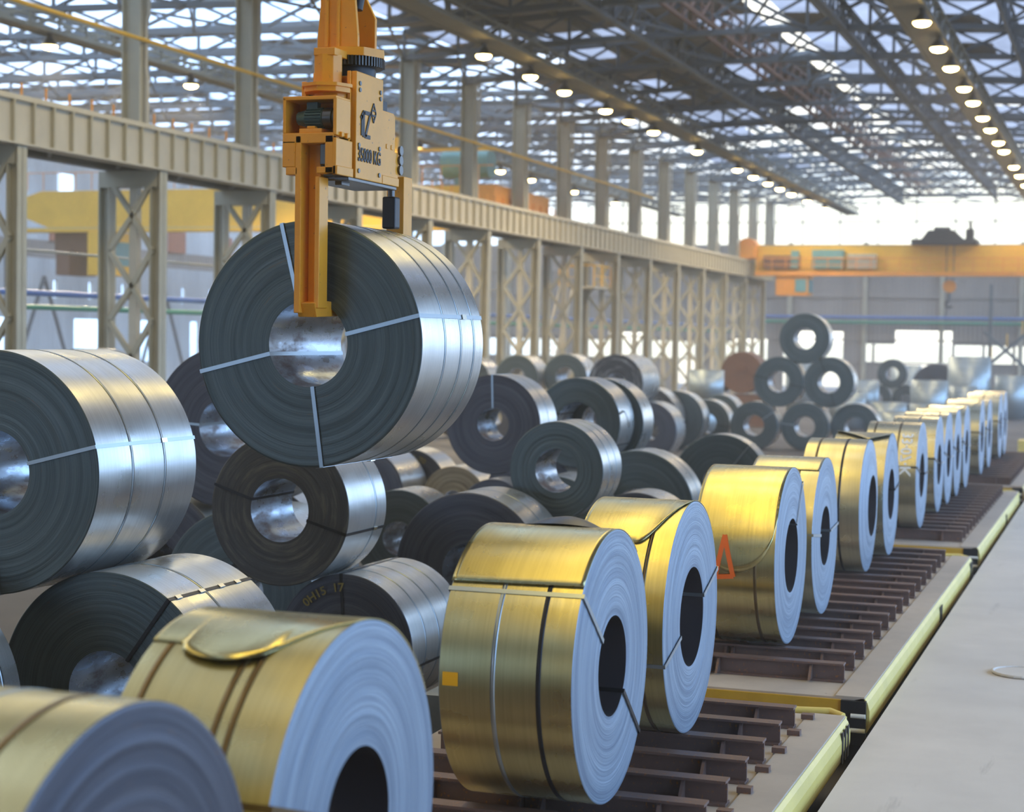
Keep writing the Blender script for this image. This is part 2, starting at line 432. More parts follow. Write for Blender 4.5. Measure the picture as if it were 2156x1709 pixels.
# roof trusses, one object each with chords and web as parts
def truss(x0, x1, zt, zb, npan, mat, sp):
    e = empty('roof_truss', (0, 0, 0))
    xs = [x0 + (x1 - x0) * i / npan for i in range(npan + 1)]
    t = MB(); b = MB(); wv = MB(); br = MB()
    for i in range(npan):
        t.bar((xs[i], 0, zt(xs[i])), (xs[i + 1], 0, zt(xs[i + 1])), .22)
        b.bar((xs[i], 0, zb(xs[i])), (xs[i + 1], 0, zb(xs[i + 1])), .24, .2)
        a, c = (zb, zt) if i % 2 else (zt, zb)
        wv.bar((xs[i], 0, a(xs[i])), (xs[i + 1], 0, c(xs[i + 1])), .12)
        wv.bar((xs[i], 0, c(xs[i])), (xs[i + 1], 0, a(xs[i + 1])), .09)
        wv.bar((xs[i], 0, zb(xs[i])), (xs[i], 0, zt(xs[i])), .11)
        if i % 2 == 0:
            zm = (zb(xs[i]) + zt(xs[i])) / 2
            br.bar((xs[i], 0, zb(xs[i])), (xs[i + 1], sp, zb(xs[i + 1])), .09)
            br.bar((xs[i + 1], 0, zb(xs[i])), (xs[i], sp, zb(xs[i])), .08)
            br.bar((xs[i], 0, zb(xs[i])), (xs[i], sp, zt(xs[i])), .08)
    for nm, q in (('top_chord', t), ('bottom_chord', b), ('web', wv), ('cross_bracing', br)):
        kid(q.obj(nm, mat, e), e)
    return e
zb_main = lambda x: 14.9 + .5 * (1 - ((x - XC) / 13.4) ** 2)
tm = truss(XL, XR, lambda x: zroof(x) - .25, zb_main, 12, 'roofsteel', 6.72)
tag(tm, 'grey lattice roof truss crossing the coil bay', 'roof truss', 'roof trusses of the coil bay')
tm.location.y = 43.9
ORD = 'nearest|second|third|fourth|fifth|sixth|seventh|eighth|ninth|tenth|eleventh|twelfth|thirteenth|fourteenth|fifteenth|sixteenth|seventeenth|eighteenth|nineteenth|twentieth|twenty-first|twenty-second|twenty-third|twenty-fourth'.split('|')
def number(o, i, lab, last=False): o['label'] = lab % ORD[i]
for i in range(0, 15):
    c = tm if i == 0 else copy_tree(tm); c.location.y = 43.9 + 6.72 * i
    number(c, i, '%s lattice roof truss from the camera, crossing the coil bay')
tl = truss(-64, -27.2, lambda x: 16.1, lambda x: 14.9 + .3 * (1 - ((x + 45.6) / 18.4) ** 2), 14, 'roofsteel', 5.0)
tag(tl, 'grey lattice roof truss crossing the neighbouring bay', 'roof truss', 'roof trusses of the neighbouring bay')
tl.location.y = 42.3
for i in range(0, 20):
    c = tl if i == 0 else copy_tree(tl); c.location.y = 42.3 + 5.0 * i
    number(c, i, '%s lattice roof truss from the camera, over the neighbouring bay')
# purlins and walkway beams running with the hall
pm = MB().box(-.06, .06, 30, YB, -.28, -.04).obj('roof_purlin', 'roofsteel2')
tag(pm, 'long purlin under the coil bay roof sheets', 'purlin', 'purlins of the coil bay roof')
PX = 'first|second|third|fourth|fifth|sixth|seventh|eighth|ninth|tenth'.split('|')
for i, x in enumerate((-25.5, -23.2, -20.8, -18.2, -16, -11.3, -9.2, -6.9, -4.6, -2.3)):
    o = pm if i == 0 else pm.copy()
    if i: C.objects.link(o)
    o.location = (x, 0, zroof(x)); o['label'] = '%s long purlin from the left under the coil bay roof' % PX[i]
def latt(name, x, z, h, wd, lab, mat='roofsteel2', y0=30, solid=False):
    a = MB(); b = MB()
    e = empty(name, (x, 0, z)); tag(e, lab, 'roof beam')
    for s_ in (-1, 1):
        a.box(s_ * wd / 2 - .05, s_ * wd / 2 + .05, y0, YB, -.07, .07); a.box(s_ * wd / 2 - .04, s_ * wd / 2 + .04, y0, YB, h - .05, h + .05)
        y = y0
        while y < YB - 1.7:
            b.bar((s_ * wd / 2, y, 0), (s_ * wd / 2, y + 1.68, h), .07); b.bar((s_ * wd / 2, y + 1.68, 0), (s_ * wd / 2, y + 1.68, h), .07); y += 1.68
    a.obj('chords', mat, e); b.obj('lattice', mat, e)
    if solid: MB().box(-wd / 2, wd / 2, y0, YB, -.03, 0).obj('walkway_plate', mat, e)
latt('catwalk_beam', -20.9, 14.2, .5, .9, 'long lattice catwalk above the left row of lamps in the coil bay', solid=True)
latt('catwalk_beam', -6.5, 14.2, .7, 1.0, 'dark olive catwalk running beside the right row of lamps', solid=True)
latt('catwalk_beam', -34.9, 14.2, .5, .7, 'lattice catwalk above the lamps of the neighbouring bay', solid=True)
latt('longitudinal_beam', -9.9, 15.3, .9, .12, 'dark lattice beam under the roof left of the right lamp row', 'roofsteel')
latt('longitudinal_beam', -15.0, 15.6, 1.0, .7, 'rusty brown lattice beam just left of the bright ridge skylight', 'rust_heap')
latt('longitudinal_beam', -3.4, 14.6, 1.0, 1.3, 'dark ribbed lattice beam right of the right lamp row', 'roofsteel')
latt('longitudinal_beam', -17.0, 15.0, 1.0, .12, 'lattice beam under the roof left of the ridge skylight', 'roofsteel')

# ------------------------------------------------------------------ runway girders and columns
def girder():
    e = empty('runway_girder', (-26.0, 0, 8.72)); tag(e, 'long grey beige crane runway girder with vertical ribs along the left columns', 'crane girder')
    y0, y1, h = 20.0, 135.5, 1.03
    MB().box(-.03, .03, y0, y1, 0, h).obj('web_plate', 'girder', e)
    MB().box(-.32, .14, y0, y1, h, h + .05).box(-.1, .02, y0, y1, h + .05, h + .16).obj('top_flange', 'girder', e)
    MB().box(-.36, .16, y0, y1, -.05, 0).obj('bottom_flange', 'girder', e)
    r = MB().box(0, .11, -.035, .035, 0, h).obj('rib', 'steelpaint', e)
    y = 34.4; i = 0; 
    while y < 118.5:
        o = r if i == 0 else r.copy()
        if i: C.objects.link(o)
        o.location = (.03, y, 0); y += .85; i += 1
    mb = MB()
    while y < y1: mb.box(.03, .14, y - .035, y + .035, 0, h); y += .85
    tag(mb.obj('ribs_far', 'steelpaint', e), kind='stuff')
    # second girder plate towards the other bay and the underside bracing
    u = MB(); u.box(-1.55, -1.45, y0, y1, 0, h); u.box(-1.7, -1.3, y0, y1, -.05, 0); u.box(-1.45, -.2, y0, y1, .75, .79)
    y = 37.3
    while y < y1: u.bar((-1.4, y, .02), (-.2, y + 1.68, .02), .09); u.bar((-.2, y + 1.68, .02), (-1.4, y + 3.36, .02), .09); y += 3.36
    u.obj('rear_girder_plate', 'roofsteel', e)
    p = MB()   # orange posts of the walkway on top
    return e
girder()
posts = MB().tube((0, 0, 0), (0, 0, .75), .035, 6).obj('handrail_post', 'orange_far')
tag(posts, 'short orange handrail post on top of the runway girder', 'handrail post', 'orange handrail posts on the girder')
i = 0; y = 34.8
while y < 86:
    o = posts if i == 0 else posts.copy()
    if i: C.objects.link(o)
    o.location = (-27.25, y, 9.75); y += 1.1; i += 1

def lower_column():
    e = empty('lattice_column', (0, 0, 0))
    def leg(x, y, nm='leg'):
        q = MB(); q.box(x - .17, x + .17, y - .025, y + .025, 0, 8.65); q.box(x - .17, x - .13, y - .2, y + .2, 0, 8.65); q.box(x + .13, x + .17, y - .2, y + .2, 0, 8.65)
        kid(q.obj(nm, 'steelpaint', e), e)
    leg(-26.08, 0); leg(-27.75, 0)
    q = MB(); q.box(-26.95, -26.7, -.12, .12, 0, 8.6); kid(q.obj('centre_post', 'girder', e), e)
    br = MB(); z = .4; s_ = 1
    while z < 8:
        a, b = (-26.2, -26.83) 
        br.bar((-26.2, -.12, z), (-26.83, -.12, z + 1.0), .14); br.bar((-26.83, -.12, z + 1.0), (-26.2, -.12, z + 2.0), .14)
        br.bar((-27.6, -.12, z), (-26.83, -.12, z + 1.0), .14); br.bar((-26.83, -.12, z + 1.0), (-27.6, -.12, z + 2.0), .14)
        z += 2.0
    br.box(-27.9, -26, -.2, .2, 8.2, 8.66)
    kid(br.obj('lacing', 'steelpaint', e), e)
    return e
lc = lower_column()
tag(lc, 'olive grey latticed steel column under the runway girder', 'column', 'latticed columns under the runway girder')
for i in range(-1, 14):
    o = lc if i == -1 else copy_tree(lc)
    o.location.y = 44.1 + 6.77 * i; number(o, i + 1, '%s lattice column from the camera under the runway girder')
def upper_column():
    e = empty('roof_column', (0, 0, 0))
    q = MB(); q.box(-.3, .3, -.03, .03, 0, 5.2); q.box(-.3, -.26, -.22, .22, 0, 5.2); q.box(.26, .3, -.22, .22, 0, 5.2)
    kid(q.obj('shaft', 'steelpaint', e), e)
    q = MB(); q.path([(.42, 0, 0), (.42, 0, 1.3), (.36, 0, 1.6), (.36, 0, 2.8), (.46, 0, 3.1), (.46, 0, 5.2)], .05, 8)
    kid(q.obj('down_pipe', 'girder', e), e)
    return e
uc = upper_column(); tag(uc, 'grey steel roof column standing on the runway girder line', 'column', 'roof columns above the runway girder')
for i in range(0, 15):
    o = uc if i == 0 else copy_tree(uc)
    o.location = (-26.85, 44.05 + 6.72 * i, 9.98); number(o, i, '%s roof column from the camera above the runway girder')
# yellow pipe along the upper columns
tag(MB().tube((-26.35, 30, 12.3), (-26.35, 100, 12.3), .06, 8).obj('yellow_pipe', 'yellow_far'), 'thin yellow pipe running high along the roof columns', 'pipe')
for nm, z, r_, mat, lab in (('blue_pipe', 5.15, .09, 'blue_pipe', 'blue pipe with pale lagging running behind the lattice columns'), ('green_pipe', 4.75, .08, 'green_pipe', 'green pipe running just below the blue pipe')):
    tag(MB().tube((-29.2, 22, z), (-29.2, 136, z), r_, 10).obj(nm, mat), lab, 'pipe')
    tag(MB().tube((-28, YB - 1, z + .9), (4, YB - 1, z + .9), .13, 10).obj(nm, mat), lab.split(' running')[0] + ' crossing in front of the far end wall', 'pipe')
tag(MB().tube((-28.6, 30, 6.3), (-28.6, 80, 6.3), .04, 8).obj('cable_conduit', 'girder'), 'thin pale conduit sagging behind the lattice columns', 'conduit')
mb = MB().path([(-28.6, 36, 4.9), (-26.9, 36.4, 4.95), (-26.7, 36.5, 4.8), (-26.7, 36.5, 1.5)], .09, 10)
tag(mb.obj('bent_pipe', 'blue_pipe'), 'blue pipe bending down at the left edge beside the nearest column', 'pipe')

# ------------------------------------------------------------------ lamps
def lamp(scale=1.0):
    e = empty('high_bay_lamp', (0, 0, 0))
    q = MB().tube((0, 0, .05), (0, 0, .3), .3, 14, 0, .12); q.tube((0, 0, .3), (0, 0, .45), .1, 10)
    kid(q.obj('lamp_shade', 'gunmetal', e), e)
    kid(MB().lathe([(.001, -.10), (.2, -.05), (.27, .03), (.001, .06)], 14, [0] * 4, 'z').obj('bulb', 'bulb', e), e)
    kid(MB().tube((0, 0, .40), (0, 0, .48), .025, 6).obj('hanger_rod', 'roofsteel', e), e)
    return e
lm = lamp(); first = True
rows = (('right', -6.1, (54.4, 59.3, 63.6, 68.8, 72.9, 77.9, 82.3, 87.6, 91.6, 99.8, 105.2, 111.5, 118, 125), 'round yellow lamp in the right-hand roof lamp row', 'right row of roof lamps'),
        ('left', -21.15, (57.2, 62.2, 66.4, 72.2, 75.9, 80.2, 89.0, 98.9, 103.4, 107.9, 111.8, 115.9, 122, 129), 'round yellow lamp in the left-hand lamp row of the coil bay', 'left row of roof lamps'),
        ('far', -34.9, (51.8, 56.9, 61.4, 71, 78, 85, 97.5, 103.1, 112, 122), 'round yellow lamp over the neighbouring bay', 'lamps of the neighbouring bay'))
for _, x, ys, lab, g in rows:
    for iy, y in enumerate(ys):
        o = lm if first else copy_tree(lm); first = False
        o.location = (x, y, 13.7); tag(o, ORD[iy] + ' lamp from the camera in the ' + g, 'lamp', g)
        pl = bpy.data.lights.new('lamp_light', 'SPOT'); pl.energy = 450 if x > -10 else (800 if x > -30 else 3200); pl.spot_size = 2.5; pl.spot_blend = .3; pl.color = (1, .80, .48); pl.shadow_soft_size = .3
        po = bpy.data.objects.new('lamp_light', pl); C.objects.link(po); po.location = (x, y, 13.45)

# ================================================================== bridge cranes
def bridge_far():
    e = empty('bridge_crane', (-13, 127, 0)); tag(e, 'orange overhead bridge crane spanning the far end of the coil bay', 'bridge crane')
    MB().box(-12.6, 13, -.4, .4, 9.0, 10.95).obj('main_girder', 'yellow_far', e)
    MB().box(-12.4, 13, -1.6, -.9, 8.75, 9.05).box(-12, 13, -1.25, -1.2, 10.0, 10.05).obj('walkway', 'orange_far', e)
    r = MB(); 
    for i in range(26): r.tube((-12.2 + i, -1.5, 9.0), (-12.2 + i, -1.5, 10.0), .03, 5)
    r.box(-12.3, 13, -1.53, -1.47, 9.96, 10.03); r.box(-12.3, 13, -1.53, -1.47, 9.5, 9.55); r.obj('handrail', 'orange_far', e)
    MB().tube((-13.2, -.7, 10.75), (-13.2, .7, 10.75), .75, 18).box(-13.6, -12.5, -1.4, 1.4, 10.0, 10.9).obj('end_carriage', 'orange_far', e)
    MB().box(-11.9, -9.3, -1.0, -.45, 9.3, 10.2).obj('drive_housing', 'rust_heap', e)
    MB().box(-8.4, -6.2, -1.1, -.5, 9.3, 10.6).obj('electrical_cabinet', 'teal', e)
    MB().box(-5.9, -3.9, -1.1, -.5, 9.3, 10.3).obj('electrical_cabinet', 'cabinet', e)
    MB().box(-9.9, -9.4, -1.1, -.5, 9.3, 10.55).obj('electrical_cabinet', 'teal', e)
    c = MB().box(-10.9, -8.6, -1.4, .6, 7.35, 8.75).obj('operator_cab', 'orange_far', e)
    MB().box(-9.5, -8.7, -1.45, -1.38, 7.6, 8.5).box(-8.62, -8.55, -1.2, .4, 7.6, 8.5).obj('cab_window', 'teal', c)
    MB().prism([(-10.9, 8.75), (-8.6, 8.75), (-8.6, 8.95), (-10.9, 8.95)], 'y', -1.4, .6).obj('cab_bracket', 'orange_far', e)
bridge_far()
def trolley():
    e = empty('crane_trolley', (-11.84, 127, 10.97)); tag(e, 'dark hoist trolley silhouetted on top of the far orange bridge', 'crane trolley')
    MB().box(-2.6, 1.8, -1.6, 1.6, 0.0, .35).prism([(-2.0, .35), (-1.5, 1.0), (.2, 1.0), (.9, .35)], 'y', -1, 1).obj('trolley_frame', 'dark_brown', e)
    MB().tube((-1.2, 0, .9), (-.1, 0, .9), .38, 12).box(1.0, 1.5, -.6, .6, .35, 1.1).bar((1.3, 0, 1.0), (1.25, 0, 1.6), .2).obj('winch_drum', 'dark_brown', e)
    r = MB().tube((-.25, -.6, 0), (-.25, -.6, -2.6), .03, 6).tube((.25, -.6, 0), (.25, -.6, -2.6), .03, 6); r.obj('hoist_rope', 'gunmetal', e)
    MB().tube((0, -.8, -2.9), (0, -.4, -2.9), .45, 18).obj('hook_block', 'orange_far', e)
    MB().path([(0, -.6, -3.3), (0, -.6, -3.85), (-.2, -.6, -4.0), (-.25, -.6, -4.2), (-.05, -.6, -4.4), (.2, -.6, -4.25)], .1, 8).obj('hook', 'gunmetal', e)
trolley()
def bridge_left():
    e = empty('bridge_crane', (-27.5, 80, 0)); tag(e, 'bright yellow bridge crane girder crossing the neighbouring bay behind the columns', 'bridge crane')
    q = MB(); q.prism([(-1.5, 9.3), (-1.5, 11.2), (-25.5, 11.2), (-27.5, 10.6), (-27.5, 10.2), (-25.0, 9.3)], 'y', -2.0, -1.4)
    q.obj('main_girder', 'yellow_far', e)
    MB().box(-27, -.6, -2.1, -1.3, 9.1, 9.28).obj('bottom_flange', 'yellow_far', e)
    MB().box(-27, -.6, -2.06, -1.34, 9.28, 9.32).obj('pale_edge', 'cabinet', e)
    q = MB().prism([(-.5, 9.8), (-.5, 11.2), (-8, 11.2), (-8, 9.8)], 'y', .6, 1.2); q.obj('rear_girder', 'orange_far', e)
    r = MB()
    for i in range(28): r.tube((-27 + i * .95, -2.4, 11.2), (-27 + i * .95, -2.4, 12.1), .025, 5)
    r.box(-27, -.6, -2.42, -2.38, 12.07, 12.11); r.obj('handrail', 'orange_far', e)
    MB().box(-.9, .2, -4.5, 3.5, 9.95, 11.0).obj('end_carriage', 'orange_far', e)
    MB().box(-12.4, -9.6, -.5, 1.5, 11.3, 13.0).obj('trolley_housing', 'cabinet', e)
    MB().box(-7.0, -6.0, -1.5, .5, 11.2, 12.8).box(-7.1, -5.8, -1.6, .6, 12.8, 13.6).obj('control_mast', 'yellow_far', e)
    MB().tube((-4, 0, 12.4), (-1.6, 0, 12.4), .7, 14).box(-3.4, -3, -.2, .2, 11.0, 12.2).obj('cable_drum', 'teal', e)
    MB().box(-12, -1.0, -1.3, -1.1, 12.9, 13.05).obj('gantry_beam', 'yellow_far', e)
    c = MB().box(-22.6, -21.2, -2.2, .2, 6.9, 9.1).obj('operator_cab', 'yellow_far', e)
    MB().box(-21.25, -21.15, -2.0, -.2, 7.4, 8.6).obj('cab_window', 'teal', c)
    MB().box(-25, -22.8, -1.5, .5, 8.1, 9.1).box(-24.6, -23.8, -2.0, .5, 6.9, 8.2).obj('hoist_machinery', 'rust_heap', e)
bridge_left()

# things in the neighbouring bay: runway on the far wall with salmon panels, stair, stored coils
e = empty('far_runway', (0, 0, 0)); tag(e, 'dark crane runway with its posts in front of the neighbouring bay wall', 'crane girder')
MB().box(-60.3, -59.9, 40, YB - 1, 8.3, 9.3).obj('girder_plate', 'clad', e)
q = MB(); y = 45
while y < YB - 8: q.box(-60.4, -59.9, y - .2, y + .2, 0, 8.3); q.bar((-60.1, y, .5), (-60.1, y + 3.3, 7.2), .16); q.bar((-60.1, y + 6.6, .5), (-60.1, y + 3.3, 7.2), .16); y += 13.5
q.obj('support_post', 'roofsteel', e)
pn = MB().box(-.06, .06, -1.1, 1.1, 0, 1.4).obj('salmon_panel', 'brick'); tag(pn, 'salmon coloured square panel on the neighbouring bay wall', 'wall panel', 'salmon panels')
for i, y in enumerate((63, 76.5, 90, 103.5, 110, 117, 124, 131, 137)):
    o = pn if i == 0 else pn.copy()
    if i: C.objects.link(o)
    o.location = (-59.8, y, 9.3); number(o, i, '%s salmon coloured panel from the camera on the neighbouring bay runway')
s_ = empty('access_stair', (-27.6, 90, 0)); tag(s_, 'yellow railed access platform and ladder between two lattice columns', 'stair platform')
MB().box(-.7, 1.2, -1.5, 1.6, 6.7, 6.82).obj('platform', 'girder', s_)
q = MB()
for x in (-.7, 1.2):
    for y in (-1.5, 0, 1.6): q.tube((x, y, 6.8), (x, y, 7.9), .04, 6)
    q.tube((x, -1.5, 7.9), (x, 1.6, 7.9), .04, 6); q.tube((x, -1.5, 7.35), (x, 1.6, 7.35), .03, 6)
q.tube((-.7, -1.5, 7.9), (1.2, -1.5, 7.9), .04, 6)
q.obj('railing', 'yellow_far', s_)
q = MB(); q.bar((-.6, -1.6, 6.75), (-.6, -6.6, .1), .08, .2); q.bar((.1, -1.6, 6.75), (.1, -6.6, .1), .08, .2)
for i in range(22):
    t = i / 22; q.box(-.6, .1, -1.6 - 5 * t - .12, -1.6 - 5 * t + .12, 6.75 - 6.65 * t - .02, 6.75 - 6.65 * t + .02)
q.obj('stair_flight', 'girder', s_)

# ================================================================== coils
def coil_mesh(R, L, r, mats, seed, seg=128, rings=34, cone=0.0):
    rg = random.Random(seed)
    prof = []; mis = []
    # bore back->front : (r, y)
    nb = 3
    for i in range(nb + 1): prof.append((r, L - (L) * i / nb)); mis.append(2)
    mis[-1] = 1
    off = 0.0
    front = []
    for i in range(1, rings):
        t = i / rings; rr = r + (R - r) * t
        off = off * .7 + rg.uniform(-.0011, .0011)
        if rg.random() < .06: off += rg.choice((-1, 1)) * .0025
        prof.append((rr, off - cone * t)); mis.append(1)
    prof.append((R - .006, -cone)); mis.append(1)
    prof.append((R, .006 - cone)); mis.append(0)
    for i in range(1, 4): prof.append((R, L * i / 4)); mis.append(0)
    prof.append((R, L - .006)); mis.append(1)
    prof.append((R - .006, L)); mis.append(1)
    for i in range(6, 0, -1): prof.append((r + (R - r) * i / 7, L + rg.uniform(-.004, .004))); mis.append(1)
    mb = MB(); k = len(prof)
    # split smoothing: use per-material sharp edges through separate vertices at the arris
    mb.lathe(prof, seg, mis)
    o = mb.obj('steel_coil', mats)
    me = o.data
    # mark sharp edges between materials
    em = {}
    for p in me.polygons:
        for ek in p.edge_keys: em.setdefault(ek, []).append(p.material_index)
    sh = me.attributes.new('sharp_edge', 'BOOLEAN', 'EDGE')
    vals = [len(set(em.get(tuple(sorted(e_.vertices)), [0]))) > 1 for e_ in me.edges]
    sh.data.foreach_set('value', vals)
    return o
def ring_band(o, R, y, w=.032, mat='band', seg=96, gap=None):
    mb = MB(); mb.lathe([(R + .0005, y - w / 2), (R + .0035, y - w / 2), (R + .0035, y + w / 2), (R + .0005, y + w / 2)], seg, [0] * 4)
    return mb.obj('steel_band', mat, o)
def eye_strap(o, R, r, L, th, w=.032, mat='band', slack=0.0, seals=()):
    """closed loop: outside wall, front face, bore, back face, at angle th (deg, 0 = up, + = local +x)"""
    t = .003; a = math.radians(th); rad = Vector((math.sin(a), 0, math.cos(a))); tan = Vector((math.cos(a), 0, -math.sin(a)))
    def loop(e): return [rad * (R + e + .003) + Vector((0, -e - .011, 0)), rad * (R + e + .003) + Vector((0, L + e + .008, 0)), rad * (r - e - .001) + Vector((0, L + e + .008, 0)), rad * (r - e - .001) + Vector((0, -e - .011, 0))]
    A, B = loop(0), loop(t)
    vs = []
    for p, q in zip(A, B):
        vs += [p - tan * w / 2, p + tan * w / 2, q + tan * w / 2, q - tan * w / 2]
    fs = []
    for i in range(4):
        j = (i + 1) % 4
        for k in range(4): l = (k + 1) % 4; fs.append((i * 4 + k, i * 4 + l, j * 4 + l, j * 4 + k))
    s_ = MB().add(vs, fs).obj('eye_strap', mat, o)
    for yy in seals:
        c = rad * (R + .007); q = MB()
        vv = []
        for dy in (-.045, .045):
            for (tt, hh) in ((-w * .62, 0), (w * .62, 0), (w * .62, .007), (-w * .62, .007)): vv.append(c + Vector((0, yy + dy, 0)) + tan * tt + rad * hh)
        q.add(vv, [(0, 1, 2, 3), (4, 7, 6, 5), (0, 4, 5, 1), (1, 5, 6, 2), (2, 6, 7, 3), (3, 7, 4, 0)])
        q.obj('strap_seal', 'seal', s_)
    return s_
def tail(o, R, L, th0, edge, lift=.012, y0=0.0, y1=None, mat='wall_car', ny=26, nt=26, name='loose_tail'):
    """outer lap of sheet from angle th0 to edge(y), local angles in degrees"""
    y1 = L if y1 is None else y1; vs = []; fs = []
    for k in range(2):
        for j in range(ny + 1):
            y = y0 + (y1 - y0) * j / ny; te = edge(y)
            for i in range(nt + 1):
                f = i / nt; a = math.radians(th0 + (te - th0) * f)
                lf = lift(y) if callable(lift) else lift; rr = R + .002 + .004 * k + lf * max(0, (f - .7) / .3) ** 2
                vs.append((rr * math.sin(a), y, rr * math.cos(a)))
    n1 = (ny + 1) * (nt + 1)
    for k in range(2):
        for j in range(ny):
            for i in range(nt):
                a = k * n1 + j * (nt + 1) + i; q = (a, a + 1, a + nt + 2, a + nt + 1); fs.append(q if k else q[::-1])
    for j in range(ny): a = j * (nt + 1) + nt; fs.append((a, a + nt + 1, a + nt + 1 + n1, a + n1))
    for i in range(nt):
        a = i; fs.append((a, a + 1, a + 1 + n1, a + n1)); a = ny * (nt + 1) + i; fs.append((a, a + n1, a + 1 + n1, a + 1))
    return MB().add(vs, fs, 0, True).obj(name, mat, o)
def chalk(o, txt, size, fn, mat='chalk', name='chalk_writing', rot=0.0):
    me = text_mesh(txt, size, 0, size * .02)
    c, s_ = math.cos(rot), math.sin(rot)
    for v in me.vertices:
        x, y = v.co.x * c - v.co.y * s_, v.co.x * s_ + v.co.y * c
        v.co = fn(x, y)
    me.materials.clear(); me.materials.append(M[mat])
    q = bpy.data.objects.new(name, me); C.objects.link(q); q.parent = o
    return q
WALLS = {}
def coil(X, Y, Z, R, L, lab, axis='y', face='face', bands=(), eyes=(), hole=.35, wall='wall', seed=None, bmat='band', group=None, seg=112, rings=30, seals=(), cone=0, twist=0, r=None):
    seed = int(abs(X * 13 + Y * 7)) if seed is None else seed
    r = R * hole if r is None else r
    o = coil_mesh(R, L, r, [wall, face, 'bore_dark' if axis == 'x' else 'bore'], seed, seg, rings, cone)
    o.location = (X, Y, Z)
    o.rotation_euler = (0, 0, (PI / 2 if axis == 'x' else 0) + math.radians(twist))
    tag(o, lab, 'steel coil', group)
    for b in bands:
        y, mt = b if isinstance(b, tuple) else (b, bmat)
        ring_band(o, R, y * L, mat=mt)
    for b in eyes:
        th, mt = b if isinstance(b, tuple) else (b, bmat)
        eye_strap(o, R, r, L, th, mat=mt, seals=seals)
    return o

# ---- hanging coil and bay coils (axis along the hall)
H = coil(-6.11, 12.62, 4.06, .975, 1.36, 'large steel coil hanging from the yellow lifting tong', bands=(.36, .62, .84), eyes=(76, -104, 172, -14), seals=(.95,), seed=3, rings=46, seg=160)
B1 = coil(-9.17, 12.80, 2.91, 1.052, 1.64, 'big dark-faced coil on the upper tier at the left edge, cut by the frame', bands=(.33, .66), eyes=(76, 176), seals=(1.1,), seed=4, rings=46, seg=160)
D_ = coil(-8.18, 13.02, 1.04, 1.04, 1.45, 'wide floor coil below the big left edge coil, with sealed straps on top', bands=(.42,), eyes=((36, 'band_dark'),), seals=(.15, .55, .9, 1.2), seed=5, rings=46, seg=160)
E_ = coil(-9.62, 11.25, 1.03, 1.03, 1.15, 'pale smooth coil at the left edge in the lowest tier, only its shoulder in view', bands=(.3, .55, .8), seed=6)
C_ = coil(-8.57, 17.05, 2.235, .82, 1.0, 'coil with oily face and dark straps right below the hanging coil', face='face_oily', bands=((.72, 'band'),), eyes=((-72, 'band_dark'), (106, 'band_dark')), seals=(.75,), hole=.42, seed=7, rings=40, seg=144)
G_ = coil(-7.85, 17.2, .785, .785, 1.55, 'black-faced coil with chalked letters standing behind the front rail car coil', face='face_dark', bands=(.25, .5, .78), eyes=((-4, 'band_dark'), (104, 'band_dark')), hole=.37, seed=8, rings=40)
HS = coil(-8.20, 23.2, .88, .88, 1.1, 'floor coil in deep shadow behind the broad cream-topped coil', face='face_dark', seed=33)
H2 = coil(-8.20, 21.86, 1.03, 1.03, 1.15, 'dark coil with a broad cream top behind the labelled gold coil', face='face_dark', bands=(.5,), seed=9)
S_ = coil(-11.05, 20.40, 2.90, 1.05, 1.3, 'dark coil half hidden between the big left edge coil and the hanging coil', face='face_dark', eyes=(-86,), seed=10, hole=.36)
I_ = coil(-7.45, 23.3, 2.29, .68, .95, 'thin coil with a wide bluish bore on the pile right of the hanging one', bands=(.35, .7), hole=.45, seed=11)
sl = MB().bar((0, 0, 0), (.36, .05, .27), .035, .004).obj('loose_strap_end', 'band', I_); sl.location = (.12, -.02, -.72)
J_ = coil(-10.47, 29.07, 2.59, .875, .95, 'coil with one vertical strap down to its bore, right beside the hanging coil', face='face_dark', eyes=(-2,), hole=.33, seed=12, bands=(.5,))
K_ = coil(-10.04, 32.67, 2.48, .875, 1.0, 'coil with a hanging sheet tail and dark straps in the middle of the upper tier', eyes=((-66, 'band_dark'), (118, 'band_dark')), hole=.46, seed=13)
tail(K_, .875, 1.0, -60, lambda y: 78 + 22 * math.exp(-((y - .62) / .16) ** 2) - 10 * y, lift=.0, mat='wall')
K2 = coil(-9.9, 33.86, 2.45, .875, .8, 'coil standing right behind the one with the hanging sheet tail', hole=.46, seed=14)
P_ = coil(-8.28, 30.67, 1.062, 1.062, .88, 'dark coil on the floor under the thin wide-bored coil, with a shaded bore', seed=15, bands=(.6,))
Q_ = coil(-8.29, 37.59, 1.043, 1.043, .6, 'floor coil with one slanting strap in front of the pyramid stack', eyes=(38,), seed=16)
R2 = coil(-7.35, 27.2, .84, .84, .9, 'low coil mostly hidden behind the gold coil with the curved sheet end', face='face_dark', seed=17)
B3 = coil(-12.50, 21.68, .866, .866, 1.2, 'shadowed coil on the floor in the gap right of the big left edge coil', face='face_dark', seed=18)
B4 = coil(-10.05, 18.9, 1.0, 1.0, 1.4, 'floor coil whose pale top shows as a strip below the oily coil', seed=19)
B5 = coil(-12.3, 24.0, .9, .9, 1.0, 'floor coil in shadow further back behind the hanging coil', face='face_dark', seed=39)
T1 = coil(-14.32, 34.57, .858, .858, .9, 'coil with yellow chalk numbers in the gap below the hanging coil', face='face_dark', hole=.36, seed=20)
T2 = coil(-13.06, 33.92, .72, .72, .8, 'coil with a beige ridged face low in the gap below the hanging coil', face='face_pale', hole=.3, seed=21)
T3 = coil(-11.5, 32.0, .69, .69, .8, 'purplish dark coil squeezed beside the beige ridged face', face='face_dark', hole=.3, seed=22)
T4 = coil(-11.2, 26.6, .80, .80, .9, 'low coil whose cream top shows left of the broad cream-topped coil', seed=23)
